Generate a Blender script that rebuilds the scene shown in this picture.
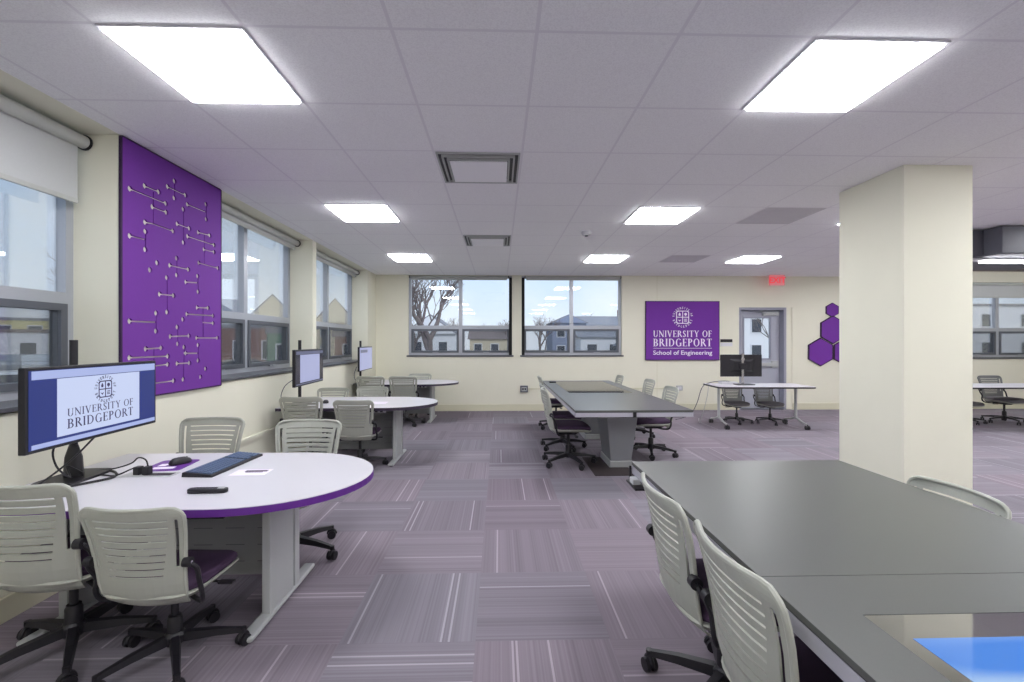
import bpy, bmesh, math, random
from math import sin, cos, pi, radians
from mathutils import Vector, Matrix

# ------------------------------------------------------------------ camera, world, exposure
for o in list(bpy.data.objects):
    bpy.data.objects.remove(o, do_unlink=True)
scene = bpy.context.scene
C = scene.collection
YAW = math.atan(13 / 456)
cam_d = bpy.data.cameras.new('camera')
cam = bpy.data.objects.new('camera', cam_d); C.objects.link(cam)
cam_d.sensor_width = 36; cam_d.lens = 456 / 1024 * 36; cam_d.shift_y = 1 / 1024
cam_d.clip_start = 0.02; cam_d.clip_end = 400
cam.location = (0, 0, 1.35); cam.rotation_euler = (pi / 2, 0, -YAW)
scene.camera = cam
scene.view_settings.view_transform = 'Standard'
scene.view_settings.look = 'None'
scene.view_settings.gamma = 1
scene.view_settings.use_curve_mapping = False
scene.view_settings.exposure = 0.12

PANEL_LIGHT = 26.0          # emission of the ceiling light diffusers
SKY = 1.15

w = bpy.data.worlds.new('sky'); scene.world = w; w.use_nodes = True
nt = w.node_tree; nt.nodes.clear()
wo = nt.nodes.new('ShaderNodeOutputWorld'); bg = nt.nodes.new('ShaderNodeBackground')
tc = nt.nodes.new('ShaderNodeTexCoord'); sep = nt.nodes.new('ShaderNodeSeparateXYZ')
rmp = nt.nodes.new('ShaderNodeValToRGB')
nz = nt.nodes.new('ShaderNodeTexNoise'); nz.inputs['Scale'].default_value = 3.5; nz.inputs['Detail'].default_value = 5
mx = nt.nodes.new('ShaderNodeMix'); mx.data_type = 'RGBA'
cr = nt.nodes.new('ShaderNodeValToRGB')
nt.links.new(tc.outputs['Generated'], sep.inputs[0]); nt.links.new(sep.outputs['Z'], rmp.inputs[0])
e = rmp.color_ramp.elements
e[0].position = 0.0; e[0].color = (0.72, 0.80, 0.92, 1)
e[1].position = 0.6; e[1].color = (0.36, 0.55, 0.86, 1)
m_ = rmp.color_ramp.elements.new(0.15); m_.color = (0.58, 0.73, 0.93, 1)
nt.links.new(tc.outputs['Generated'], nz.inputs['Vector']); nt.links.new(nz.outputs['Fac'], cr.inputs[0])
cr.color_ramp.elements[0].position = .45; cr.color_ramp.elements[1].position = .75
nt.links.new(cr.outputs[0], mx.inputs[0]); nt.links.new(rmp.outputs[0], mx.inputs[6]); mx.inputs[7].default_value = (.86, .9, .95, 1)
nt.links.new(mx.outputs[2], bg.inputs[0]); bg.inputs[1].default_value = SKY
nt.links.new(bg.outputs[0], wo.inputs[0])

sd = bpy.data.lights.new('house_fill', 'SUN'); house_fill = bpy.data.objects.new('house_fill', sd); C.objects.link(house_fill)  # soft sun lamp added under an overcast sky to brighten the house fronts
sd.energy = 2.2; sd.angle = radians(12); sd.color = (1, .97, .93)
house_fill.rotation_euler = Vector((-.45, .7, -.6)).to_track_quat('-Z', 'Y').to_euler()

# ------------------------------------------------------------------ materials
def lin(c):
    return tuple(((v / 255) / 12.92 if v / 255 <= .04045 else ((v / 255 + .055) / 1.055) ** 2.4) for v in c) + (1,)

def newmat(name):
    m = bpy.data.materials.new(name); m.use_nodes = True
    return m, m.node_tree, m.node_tree.nodes['Principled BSDF']

def pmat(name, rgb, rough=.6, metal=0, noise=0, nscale=40, bump=0, spec=.5, coat=0):
    m, nt, p = newmat(name)
    c = lin(rgb)
    p.inputs['Base Color'].default_value = c
    p.inputs['Roughness'].default_value = rough
    p.inputs['Metallic'].default_value = metal
    p.inputs['Specular IOR Level'].default_value = spec
    p.inputs['Coat Weight'].default_value = coat
    if noise or bump:
        tc = nt.nodes.new('ShaderNodeTexCoord')
        nz = nt.nodes.new('ShaderNodeTexNoise'); nz.inputs['Scale'].default_value = nscale; nz.inputs['Detail'].default_value = 4
        nt.links.new(tc.outputs['Object'], nz.inputs['Vector'])
        if noise:
            mx = nt.nodes.new('ShaderNodeMix'); mx.data_type = 'RGBA'
            mx.inputs[6].default_value = tuple(v * (1 - noise) for v in c[:3]) + (1,)
            mx.inputs[7].default_value = tuple(min(1, v * (1 + noise)) for v in c[:3]) + (1,)
            nt.links.new(nz.outputs['Fac'], mx.inputs[0]); nt.links.new(mx.outputs[2], p.inputs['Base Color'])
        if bump:
            b = nt.nodes.new('ShaderNodeBump'); b.inputs['Strength'].default_value = bump; b.inputs['Distance'].default_value = .002
            nt.links.new(nz.outputs['Fac'], b.inputs['Height']); nt.links.new(b.outputs[0], p.inputs['Normal'])
    return m

def emat(name, rgb, strength):
    m, nt, p = newmat(name)
    p.inputs['Base Color'].default_value = (0.02, 0.02, 0.02, 1)
    p.inputs['Roughness'].default_value = .35
    p.inputs['Emission Color'].default_value = lin(rgb)
    p.inputs['Emission Strength'].default_value = strength
    return m

def mth(nt, op, a, b=None, c=None):
    n = nt.nodes.new('ShaderNodeMath'); n.operation = op
    for i, v in enumerate((a, b, c)):
        if v is None: continue
        if isinstance(v, (int, float)): n.inputs[i].default_value = v
        else: nt.links.new(v, n.inputs[i])
    return n.outputs[0]

def carpet_material():
    m, nt, p = newmat('carpet_tiles')
    g = nt.nodes.new('ShaderNodeNewGeometry'); s = nt.nodes.new('ShaderNodeSeparateXYZ')
    nt.links.new(g.outputs['Position'], s.inputs[0])
    x = mth(nt, 'DIVIDE', mth(nt, 'ADD', s.outputs[0], 0.106 + 61), .61)
    y = mth(nt, 'DIVIDE', mth(nt, 'SUBTRACT', s.outputs[1], 2.06 - 61), .61)
    i = mth(nt, 'FLOOR', x); j = mth(nt, 'FLOOR', y)
    fx = mth(nt, 'FRACT', x); fy = mth(nt, 'FRACT', y)
    par = mth(nt, 'MODULO', mth(nt, 'ADD', i, j), 2)
    par = mth(nt, 'ROUND', par)
    # par==1 -> stripes along y (vary with x)
    d = mth(nt, 'ADD', mth(nt, 'MULTIPLY', fx, par), mth(nt, 'MULTIPLY', fy, mth(nt, 'SUBTRACT', 1, par)))
    tid = mth(nt, 'ADD', mth(nt, 'MULTIPLY', i, 13.7), mth(nt, 'MULTIPLY', j, 7.31))
    def wn(v):
        n = nt.nodes.new('ShaderNodeTexWhiteNoise'); n.noise_dimensions = '1D'; nt.links.new(v, n.inputs['W']); return n.outputs['Value']
    def n1(scale, off):
        n = nt.nodes.new('ShaderNodeTexNoise'); n.noise_dimensions = '1D'
        n.inputs['Scale'].default_value = scale; n.inputs['Detail'].default_value = 1
        nt.links.new(mth(nt, 'ADD', d, mth(nt, 'MULTIPLY', tid, off)), n.inputs['W']); return n.outputs['Fac']
    fine = n1(46, .37); broad = n1(6, .71)
    tile = wn(tid)
    # thin pale accent lines
    cell = mth(nt, 'FLOOR', mth(nt, 'MULTIPLY', d, 34))
    acc = mth(nt, 'GREATER_THAN', wn(mth(nt, 'ADD', mth(nt, 'MULTIPLY', tid, 3.1), cell)), .955)
    fr = mth(nt, 'FRACT', mth(nt, 'MULTIPLY', d, 34))
    acc = mth(nt, 'MULTIPLY', acc, mth(nt, 'LESS_THAN', fr, .55))
    val = mth(nt, 'ADD', mth(nt, 'ADD', mth(nt, 'MULTIPLY', fine, .5), .1), mth(nt, 'MULTIPLY', broad, .45))
    val = mth(nt, 'ADD', val, mth(nt, 'MULTIPLY', tile, .25))
    rp = nt.nodes.new('ShaderNodeValToRGB'); nt.links.new(val, rp.inputs[0])
    el = rp.color_ramp.elements
    el[0].position = .22; el[0].color = lin((102, 93, 102)); el[1].position = 1.0; el[1].color = lin((142, 135, 142))
    mx = nt.nodes.new('ShaderNodeMix'); mx.data_type = 'RGBA'
    nt.links.new(mth(nt, 'MULTIPLY', acc, .45), mx.inputs[0]); nt.links.new(rp.outputs[0], mx.inputs[6]); mx.inputs[7].default_value = lin((196, 188, 194))
    # tile hue shift
    mx2 = nt.nodes.new('ShaderNodeMix'); mx2.data_type = 'RGBA'; mx2.blend_type = 'MULTIPLY'
    mx2.inputs[0].default_value = 1
    rp2 = nt.nodes.new('ShaderNodeValToRGB'); nt.links.new(wn(mth(nt, 'ADD', tid, 5.5)), rp2.inputs[0])
    rp2.color_ramp.elements[0].color = (1.0, .95, .99, 1); rp2.color_ramp.elements[1].color = (.93, .97, 1.0, 1)
    nt.links.new(mx.outputs[2], mx2.inputs[6]); nt.links.new(rp2.outputs[0], mx2.inputs[7])
    nt.links.new(mx2.outputs[2], p.inputs['Base Color'])
    p.inputs['Roughness'].default_value = .9; p.inputs['Specular IOR Level'].default_value = .25
    b = nt.nodes.new('ShaderNodeBump'); b.inputs['Strength'].default_value = .25; b.inputs['Distance'].default_value = .003
    nt.links.new(fine, b.inputs['Height']); nt.links.new(b.outputs[0], p.inputs['Normal'])
    return m

def ceiling_material():
    m, nt, p = newmat('ceiling_tiles')
    g = nt.nodes.new('ShaderNodeNewGeometry'); s = nt.nodes.new('ShaderNodeSeparateXYZ')
    nt.links.new(g.outputs['Position'], s.inputs[0])
    fx = mth(nt, 'FRACT', mth(nt, 'DIVIDE', mth(nt, 'ADD', s.outputs[0], 1.67 + 61), .61))
    fy = mth(nt, 'FRACT', mth(nt, 'DIVIDE', mth(nt, 'SUBTRACT', s.outputs[1], 1.92 - 61), .61))
    def line(f):
        a = mth(nt, 'ABSOLUTE', mth(nt, 'SUBTRACT', f, .5)); return mth(nt, 'GREATER_THAN', a, .5 - .013)
    ln = mth(nt, 'MAXIMUM', line(fx), line(fy))
    nz = nt.nodes.new('ShaderNodeTexNoise'); nz.inputs['Scale'].default_value = 160; nz.inputs['Detail'].default_value = 3
    nt.links.new(g.outputs['Position'], nz.inputs['Vector'])
    rp = nt.nodes.new('ShaderNodeValToRGB'); nt.links.new(nz.outputs['Fac'], rp.inputs[0])
    rp.color_ramp.elements[0].position = .3; rp.color_ramp.elements[0].color = lin((236, 234, 237))
    rp.color_ramp.elements[1].position = .6; rp.color_ramp.elements[1].color = lin((248, 247, 249))
    mx = nt.nodes.new('ShaderNodeMix'); mx.data_type = 'RGBA'
    nt.links.new(ln, mx.inputs[0]); nt.links.new(rp.outputs[0], mx.inputs[6]); mx.inputs[7].default_value = lin((232, 229, 234))
    nt.links.new(mx.outputs[2], p.inputs['Base Color']); p.inputs['Roughness'].default_value = .9
    b = nt.nodes.new('ShaderNodeBump'); b.inputs['Strength'].default_value = .2; b.inputs['Distance'].default_value = .002; b.invert = True
    nt.links.new(ln, b.inputs['Height']); nt.links.new(b.outputs[0], p.inputs['Normal'])
    return m

def glass_material(name, tint=(.975, .985, .99), refl=.7):
    m = bpy.data.materials.new(name); m.use_nodes = True; nt = m.node_tree; nt.nodes.clear()
    o = nt.nodes.new('ShaderNodeOutputMaterial'); t = nt.nodes.new('ShaderNodeBsdfTransparent'); g = nt.nodes.new('ShaderNodeBsdfGlossy')
    t.inputs[0].default_value = tint + (1,); g.inputs['Roughness'].default_value = .01; g.inputs[0].default_value = (1, 1, 1, 1)
    f = nt.nodes.new('ShaderNodeFresnel'); f.inputs['IOR'].default_value = 1.5
    mx = nt.nodes.new('ShaderNodeMixShader')
    nt.links.new(mth(nt, 'MULTIPLY', f.outputs[0], refl), mx.inputs[0]); nt.links.new(t.outputs[0], mx.inputs[1]); nt.links.new(g.outputs[0], mx.inputs[2])
    nt.links.new(mx.outputs[0], o.inputs[0])
    return m

def screen_mesh_material():
    m = bpy.data.materials.new('insect_screen'); m.use_nodes = True; nt = m.node_tree; nt.nodes.clear()
    o = nt.nodes.new('ShaderNodeOutputMaterial'); t = nt.nodes.new('ShaderNodeBsdfTransparent'); g = nt.nodes.new('ShaderNodeBsdfDiffuse')
    g.inputs[0].default_value = (.10, .11, .12, 1)
    mx = nt.nodes.new('ShaderNodeMixShader'); mx.inputs[0].default_value = .22
    nt.links.new(t.outputs[0], mx.inputs[1]); nt.links.new(g.outputs[0], mx.inputs[2]); nt.links.new(mx.outputs[0], o.inputs[0])
    return m

M = dict(
    carpet=carpet_material(), ceiling=ceiling_material(),
    wall=pmat('cream_paint', (228, 226, 208), .75, noise=.02, nscale=6, bump=.05),
    wallfar=pmat('cream_paint_far', (226, 223, 205), .75, noise=.02, nscale=5),
    base=pmat('cream_baseboard', (212, 208, 184), .55),
    alu=pmat('window_aluminium', (176, 180, 188), .4, .4),
    alud=pmat('dark_sash', (96, 100, 108), .45, .3),
    black=pmat('black_plastic', (24, 22, 28), .45),
    blackm=pmat('black_matte', (14, 13, 16), .8),
    sill=pmat('slate_sill', (88, 90, 96), .4),
    glass=glass_material('pane_glass'), fly=screen_mesh_material(),
    shade=pmat('shade_fabric', (196, 198, 198), .85, noise=.03, nscale=60),
    shaderail=pmat('shade_tube', (186, 188, 184), .5),
    purple=pmat('purple_felt', (108, 44, 148), .8, noise=.05, nscale=50, bump=.1),
    purpled=pmat('dark_purple_edge', (48, 20, 62), .7),
    whitev=pmat('white_lettering', (236, 228, 240), .6),
    lam=pmat('white_laminate', (200, 198, 204), .3, noise=.01, nscale=3),
    pband=pmat('purple_edge_band', (98, 40, 140), .45),
    dband=pmat('dark_edge_band', (52, 42, 62), .5),
    legg=pmat('light_grey_steel', (178, 180, 180), .45, .1),
    legd=pmat('grey_panel', (150, 152, 154), .5),
    slots=pmat('panel_slot', (110, 112, 114), .7),
    greytop=pmat('grey_laminate', (86, 88, 85), .36, noise=.06, nscale=220),
    greyedge=pmat('grey_table_edge', (178, 176, 186), .45),
    ped=pmat('pedestal_grey', (148, 150, 154), .5),
    rug=pmat('brown_floor_plate', (58, 48, 50), .7),
    chair=pmat('grey_chair_shell', (164, 166, 156), .42, spec=.4),
    chairf=pmat('grey_chair_frame', (172, 174, 163), .38),
    chairg=pmat('dark_grey_chair_shell', (112, 113, 112), .5),
    seat=pmat('plum_fabric', (66, 46, 72), .9, noise=.15, nscale=220, bump=.3),
    seatg=pmat('grey_fabric', (112, 108, 112), .9, noise=.12, nscale=220, bump=.3),
    chrome=pmat('chrome', (205, 205, 210), .2, 1),
    tglass=pmat('dark_touch_glass', (20, 20, 24), .04, spec=.9),
    led=emat('light_diffuser', (250, 251, 255), PANEL_LIGHT),
    lframe=pmat('white_fixture_frame', (214, 214, 218), .5),
    plate=pmat('bright_vent_plate', (250, 249, 252), .5),
    door=pmat('door_grey', (172, 174, 186), .5),
    doorf=pmat('door_frame_grey', (150, 152, 166), .5),
    duct=pmat('duct_grey', (88, 89, 98), .6, noise=.05, nscale=8),
    beam=pmat('beam_brown', (122, 112, 112), .7),
)

M['tglass'].node_tree.nodes['Principled BSDF'].inputs['IOR'].default_value = 3.2

# ------------------------------------------------------------------ mesh helpers
def obj(name, bm, mat, parent=None, smooth=False, bevel=0, seg=2):
    me = bpy.data.meshes.new(name)
    bmesh.ops.recalc_face_normals(bm, faces=bm.faces)
    bm.to_mesh(me); bm.free()
    mats = mat if isinstance(mat, (list, tuple)) else [mat]
    for m in mats: me.materials.append(m)
    if smooth:
        for p in me.polygons: p.use_smooth = True
        if hasattr(me, 'set_sharp_from_angle'): me.set_sharp_from_angle(angle=radians(smooth if smooth is not True else 40))
    o = bpy.data.objects.new(name, me); C.objects.link(o)
    if parent: o.parent = parent
    if bevel:
        b = o.modifiers.new('bevel', 'BEVEL'); b.width = bevel; b.segments = seg; b.limit_method = 'ANGLE'
    return o

def BM(): return bmesh.new()

def box(bm, x0, x1, y0, y1, z0, z1, mi=0):
    v = [bm.verts.new(p) for p in ((x0, y0, z0), (x1, y0, z0), (x1, y1, z0), (x0, y1, z0), (x0, y0, z1), (x1, y0, z1), (x1, y1, z1), (x0, y1, z1))]
    for f in ((0, 3, 2, 1), (4, 5, 6, 7), (0, 1, 5, 4), (1, 2, 6, 5), (2, 3, 7, 6), (3, 0, 4, 7)):
        fc = bm.faces.new([v[i] for i in f]); fc.material_index = mi
    return bm

def Box(*a, mi=0): return box(BM(), *a, mi=mi)

def hexa(bm, bot, top):
    """eight corner solid; bot and top are four points each"""
    v = [bm.verts.new(p) for p in list(bot) + list(top)]
    for f in ((0, 3, 2, 1), (4, 5, 6, 7), (0, 1, 5, 4), (1, 2, 6, 5), (2, 3, 7, 6), (3, 0, 4, 7)): bm.faces.new([v[i] for i in f])
    return bm

def prism(bm, pts, z0, z1, axis='z', mi=0):
    """extrude a 2D outline; axis z: (x,y)->z ; axis x: (y,z)->x ; axis y: (x,z)->y"""
    def P(a, b, c):
        return (a, b, c) if axis == 'z' else ((c, a, b) if axis == 'x' else (a, c, b))
    lo = [bm.verts.new(P(a, b, z0)) for a, b in pts]; hi = [bm.verts.new(P(a, b, z1)) for a, b in pts]
    f = bm.faces.new(lo[::-1]); f.material_index = mi
    f = bm.faces.new(hi); f.material_index = mi
    n = len(pts)
    for i in range(n):
        f = bm.faces.new((lo[i], lo[(i + 1) % n], hi[(i + 1) % n], hi[i])); f.material_index = mi
    return bm

def tube(bm, pts, r, n=8, cap=True, closed=False, mi=0, flat=1.0):
    """tube along points, r a number or list"""
    pts = [Vector(p) for p in pts]; k = len(pts)
    rs = r if isinstance(r, (list, tuple)) else [r] * k
    rings = []; prev = None
    for i, p in enumerate(pts):
        if closed: t = (pts[(i + 1) % k] - pts[i - 1])
        else: t = (pts[min(i + 1, k - 1)] - pts[max(i - 1, 0)])
        t.normalize()
        if prev is None:
            a = Vector((0, 0, 1)) if abs(t.z) < .9 else Vector((1, 0, 0))
            u = t.cross(a).normalized()
        else:
            u = prev - t * prev.dot(t)
            u = u.normalized() if u.length > 1e-6 else t.orthogonal().normalized()
        prev = u; v = t.cross(u)
        rings.append([bm.verts.new(p + (u * cos(2 * pi * q / n) + v * sin(2 * pi * q / n) * flat) * rs[i]) for q in range(n)])
    m = k if closed else k - 1
    for i in range(m):
        A, B = rings[i], rings[(i + 1) % k]
        for q in range(n):
            f = bm.faces.new((A[q], A[(q + 1) % n], B[(q + 1) % n], B[q])); f.material_index = mi
    if cap and not closed:
        for R in (rings[0][::-1], rings[-1]):
            f = bm.faces.new(R); f.material_index = mi
    return bm

def lathe(bm, prof, cx=0, cy=0, n=16):
    """profile (r,z) list around a vertical axis"""
    rings = [[bm.verts.new((cx + r * cos(2 * pi * q / n), cy + r * sin(2 * pi * q / n), z)) for q in range(n)] for r, z in prof]
    for A, B in zip(rings, rings[1:]):
        for q in range(n): bm.faces.new((A[q], A[(q + 1) % n], B[(q + 1) % n], B[q]))
    bm.faces.new(rings[0][::-1]); bm.faces.new(rings[-1])
    return bm

def smoothpath(pts, k=6):
    """Catmull-Rom through points"""
    P = [Vector(p) for p in pts]; P = [2 * P[0] - P[1]] + P + [2 * P[-1] - P[-2]]
    out = []
    for i in range(1, len(P) - 2):
        for s in range(k):
            t = s / k
            a, b, c, d = P[i - 1], P[i], P[i + 1], P[i + 2]
            out.append(.5 * ((2 * b) + (c - a) * t + (2 * a - 5 * b + 4 * c - d) * t * t + (3 * b - a - 3 * c + d) * t ** 3))
    out.append(P[-2]); return out

def tag(o, label, cat, group=None, kind=None):
    if label: o['label'] = label
    if cat: o['category'] = cat
    if group: o['group'] = group
    if kind: o['kind'] = kind
    return o

def thing(name, label, cat, loc=(0, 0, 0), rotz=0, group=None):
    o = bpy.data.objects.new(name, None); C.objects.link(o)
    o.location = loc; o.rotation_euler = (0, 0, rotz); o.empty_display_size = .1
    return tag(o, label, cat, group)

def struct(name, bm, mat, parent=None, **k):
    o = obj(name, bm, mat, parent, **k)
    if not parent: o['kind'] = 'structure'
    return o

def kids(o): return [c for c in bpy.data.objects if c.parent == o]

def dup(root, loc, rotz, label=None, group=None, scale=1):
    def rec(o, par):
        c = o.copy(); C.objects.link(c)
        if par: c.parent = par
        for ch in tree.get(o, []): rec(ch, c)
        return c
    tree = {}
    for o in bpy.data.objects:
        if o.parent: tree.setdefault(o.parent, []).append(o)
    r = rec(root, None)
    r.location = loc; r.rotation_euler = (0, 0, rotz); r.scale = (scale,) * 3
    if label: r['label'] = label
    if group: r['group'] = group
    return r

# ------------------------------------------------------------------ lettering
def text_mesh(txt, size, mat, name, parent=None, thick=.0015, align='CENTER', bold=0.0):
    cu = bpy.data.curves.new(name, 'FONT'); cu.body = txt; cu.size = size; cu.align_x = align; cu.extrude = thick; cu.offset = bold
    cu.resolution_u = 3
    t = bpy.data.objects.new('tmp', cu); C.objects.link(t)
    dg = bpy.context.evaluated_depsgraph_get(); dg.update()
    me = bpy.data.meshes.new_from_object(t.evaluated_get(dg))
    bpy.data.objects.remove(t, do_unlink=True); bpy.data.curves.remove(cu)
    me.materials.clear(); me.materials.append(mat)
    o = bpy.data.objects.new(name, me); C.objects.link(o)
    if parent: o.parent = parent
    return o

def serif(bm, txt, width, height, ox, oy, z0, z1, boldness=1.0):
    """roman capitals drawn from strokes, fitted into width, baseline at oy, centred on ox"""
    T, t = .15 * boldness, .055 * boldness          # thick and thin strokes
    W = dict(U=.74, N=.8, I=.3, V=.76, E=.58, R=.7, S=.52, T=.66, Y=.72, O=.82, F=.55, B=.64, D=.78, G=.8, P=.6)
    W[' '] = .3
    sp = .12
    total = sum(W[c] for c in txt) + sp * (len(txt) - 1)
    sx = width / total; sy = height
    cx = ox - width / 2
    def quad(a, b, wd, x):
        a = Vector((a[0], a[1])); b = Vector((b[0], b[1])); d = (b - a).normalized(); n = Vector((-d.y, d.x)) * wd / 2
        prism(bm, [(x + p[0] * sx, oy + p[1] * sy) for p in (a - n, b - n, b + n, a + n)], z0, z1)
    def arc(c, rx, ry, a0, a1, x, n=10):
        o_, i_ = [], []
        for k in range(n + 1):
            a = radians(a0 + (a1 - a0) * k / n); wd = t + (T - t) * abs(cos(a)) ** 1.3
            o_.append((c[0] + rx * cos(a), c[1] + ry * sin(a)))
            i_.append((c[0] + (rx - wd) * cos(a), c[1] + (ry - min(wd, .09)) * sin(a)))
        for k in range(n):
            prism(bm, [(x + p[0] * sx, oy + p[1] * sy) for p in (o_[k], o_[k + 1], i_[k + 1], i_[k])], z0, z1)
    def ser(xc, y, x, wd=.26):
        quad((xc - wd / 2, y), (xc + wd / 2, y), .05, x)
    for ch in txt:
        x = cx; w_ = W[ch]
        s = .025
        if ch == 'I': quad((w_ / 2, 0), (w_ / 2, 1), T, x); ser(w_ / 2, s, x); ser(w_ / 2, 1 - s, x)
        elif ch == 'U':
            quad((.14, .3), (.14, 1), T, x); quad((w_ - .12, .3), (w_ - .12, 1), t, x); ser(.14, 1 - s, x); ser(w_ - .12, 1 - s, x, .2)
            arc((w_ / 2 - .01, .32), w_ / 2 - .07, .34, 180, 360, x)
        elif ch == 'N':
            quad((.12, 0), (.12, 1), t, x); quad((w_ - .1, 0), (w_ - .1, 1), t, x); quad((.1, 1), (w_ - .1, 0), T, x); ser(.12, s, x, .22); ser(.1, 1 - s, x, .2); ser(w_ - .1, 1 - s, x, .2)
        elif ch == 'V':
            quad((.1, 1), (w_ / 2 + .02, 0), T, x); quad((w_ - .1, 1), (w_ / 2, 0), t, x); ser(.1, 1 - s, x); ser(w_ - .1, 1 - s, x, .2)
        elif ch in 'EF':
            quad((.14, 0), (.14, 1), T, x); quad((.02, 1 - s), (w_ - .04, 1 - s), .05, x); quad((.14, .52), (w_ - .12, .52), .05, x)
            quad((w_ - .05, 1), (w_ - .05, .8), .04, x); quad((w_ - .13, .62), (w_ - .13, .42), .04, x)
            if ch == 'E': quad((.02, s), (w_ - .02, s), .05, x); quad((w_ - .03, 0), (w_ - .03, .22), .04, x)
            else: ser(.14, s, x)
        elif ch in 'RPB':
            quad((.14, 0), (.14, 1), T, x); ser(.12, s, x); ser(.1, 1 - s, x, .2)
            arc((.26, .74), .3, .26, -90, 90, x); quad((.14, 1 - s), (.28, 1 - s), .05, x); quad((.14, .5), (.28, .5), .05, x)
            if ch == 'R': quad((.34, .5), (w_ - .04, .02), T * .95, x); ser(w_ - .04, s, x, .14)
            if ch == 'B': arc((.28, .27), .33, .27, -90, 90, x); quad((.14, s), (.3, s), .05, x)
        elif ch == 'D':
            quad((.14, 0), (.14, 1), T, x); arc((.3, .5), .44, .5, -90, 90, x, 14); quad((.02, s), (.3, s), .05, x); quad((.02, 1 - s), (.3, 1 - s), .05, x)
        elif ch == 'O': arc((w_ / 2, .5), w_ / 2 - .02, .52, 0, 360, x, 24)
        elif ch == 'G':
            arc((w_ / 2 + .02, .5), w_ / 2 - .02, .52, 45, 320, x, 20); quad((w_ - .13, .02), (w_ - .13, .42), T, x); ser(w_ - .13, .44, x)
        elif ch == 'S':
            arc((w_ / 2, .755), w_ / 2 - .06, .265, 30, 270, x, 12); arc((w_ / 2, .265), w_ / 2 - .04, .285, -150, 90, x, 12)
            quad((.14, .64), (w_ - .14, .4), T * .9, x); quad((w_ - .09, 1), (w_ - .09, .76), .04, x); quad((.07, 0), (.07, .26), .04, x)
        elif ch == 'T':
            quad((w_ / 2, 0), (w_ / 2, 1), T, x); quad((.02, 1 - s), (w_ - .02, 1 - s), .05, x); ser(w_ / 2, s, x)
            quad((.04, 1), (.04, .8), .04, x); quad((w_ - .04, 1), (w_ - .04, .8), .04, x)
        elif ch == 'Y':
            quad((w_ / 2, 0), (w_ / 2, .48), T, x); quad((.1, 1), (w_ / 2, .44), T * .9, x); quad((w_ - .1, 1), (w_ / 2, .44), t, x); ser(w_ / 2, s, x); ser(.1, 1 - s, x); ser(w_ - .1, 1 - s, x, .2)
        cx += (w_ + sp) * sx
    return bm

def crest(bm, R, cx, cy, z0, z1):
    """round seal: ring of small letter marks round a four-field rounded shield"""
    def ring_rect(h, wd, rr=.3):
        pts = []
        for qx, qy, a0 in ((1, 1, 0), (-1, 1, 90), (-1, -1, 180), (1, -1, 270)):
            for k in range(5):
                a = radians(a0 + 22.5 * k)
                pts.append((qx * h * (1 - rr) + h * rr * cos(a), qy * h * (1 - rr) + h * rr * sin(a)))
        n = len(pts)
        for k in range(n):
            a, b = pts[k], pts[(k + 1) % n]; s = (h - wd) / h
            prism(bm, [(cx + p[0], cy + p[1]) for p in (a, b, (b[0] * s, b[1] * s), (a[0] * s, a[1] * s))], z0, z1)
    ring_rect(R * .60, R * .075)
    box(bm, cx - R * .56, cx + R * .56, cy - R * .035, cy + R * .035, z0, z1)
    box(bm, cx - R * .035, cx + R * .035, cy - R * .56, cy + R * .56, z0, z1)
    # small charges in the four fields
    q = R * .28
    lathe_pts = lambda ox, oy, r, n: [(cx + ox + r * cos(2 * pi * k / n), cy + oy + r * sin(2 * pi * k / n)) for k in range(n)]
    prism(bm, [(cx - q - R * .08, cy + q - R * .14), (cx - q + R * .08, cy + q - R * .14), (cx - q + R * .1, cy + q), (cx - q, cy + q + R * .17), (cx - q - R * .1, cy + q)], z0, z1)
    prism(bm, lathe_pts(q, q, R * .13, 10), z0, z1); box(bm, cx + q - R * .02, cx + q + R * .02, cy + q - R * .2, cy + q, z0, z1)
    prism(bm, [(cx - q - R * .15, cy - q + R * .06), (cx - q, cy - q - R * .12), (cx - q + R * .15, cy - q + R * .06), (cx - q, cy - q)], z0, z1)
    for k in range(3): box(bm, cx + q - R * .14, cx + q + R * .14, cy - q - R * .12 + k * R * .1, cy - q - R * .07 + k * R * .1, z0, z1)
    return bm

def crest_ring(R, cx, cy, z, mat, name, parent):
    """letters set round the seal, joined into one mesh"""
    bm = BM()
    def put(txt, a0, a1, flip):
        for k, ch in enumerate(txt):
            if ch == ' ': continue
            a = radians(a0 + (a1 - a0) * k / (len(txt) - 1))
            b2 = BM(); serif(b2, ch, R * .135 * (.4 if ch == 'I' else 1), R * .2, 0, -R * .1, z, z + .0015, 1.25)
            rot = a - pi / 2 if not flip else a + pi / 2
            b2.transform(Matrix.Translation((cx + R * .86 * cos(a), cy + R * .86 * sin(a), 0)) @ Matrix.Rotation(rot, 4, 'Z'))
            me = bpy.data.meshes.new('t'); b2.to_mesh(me); b2.free(); bm.from_mesh(me); bpy.data.meshes.remove(me)
    put('UNIVERSITY OF', 172, 8, False); put('BRIDGEPORT', 200, 340, True)
    return obj(name, bm, mat, parent)

# ------------------------------------------------------------------ the room
XL, YB, YF, XR, H = -2.395, 8.95, -4.0, 11.6, 2.66

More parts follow.
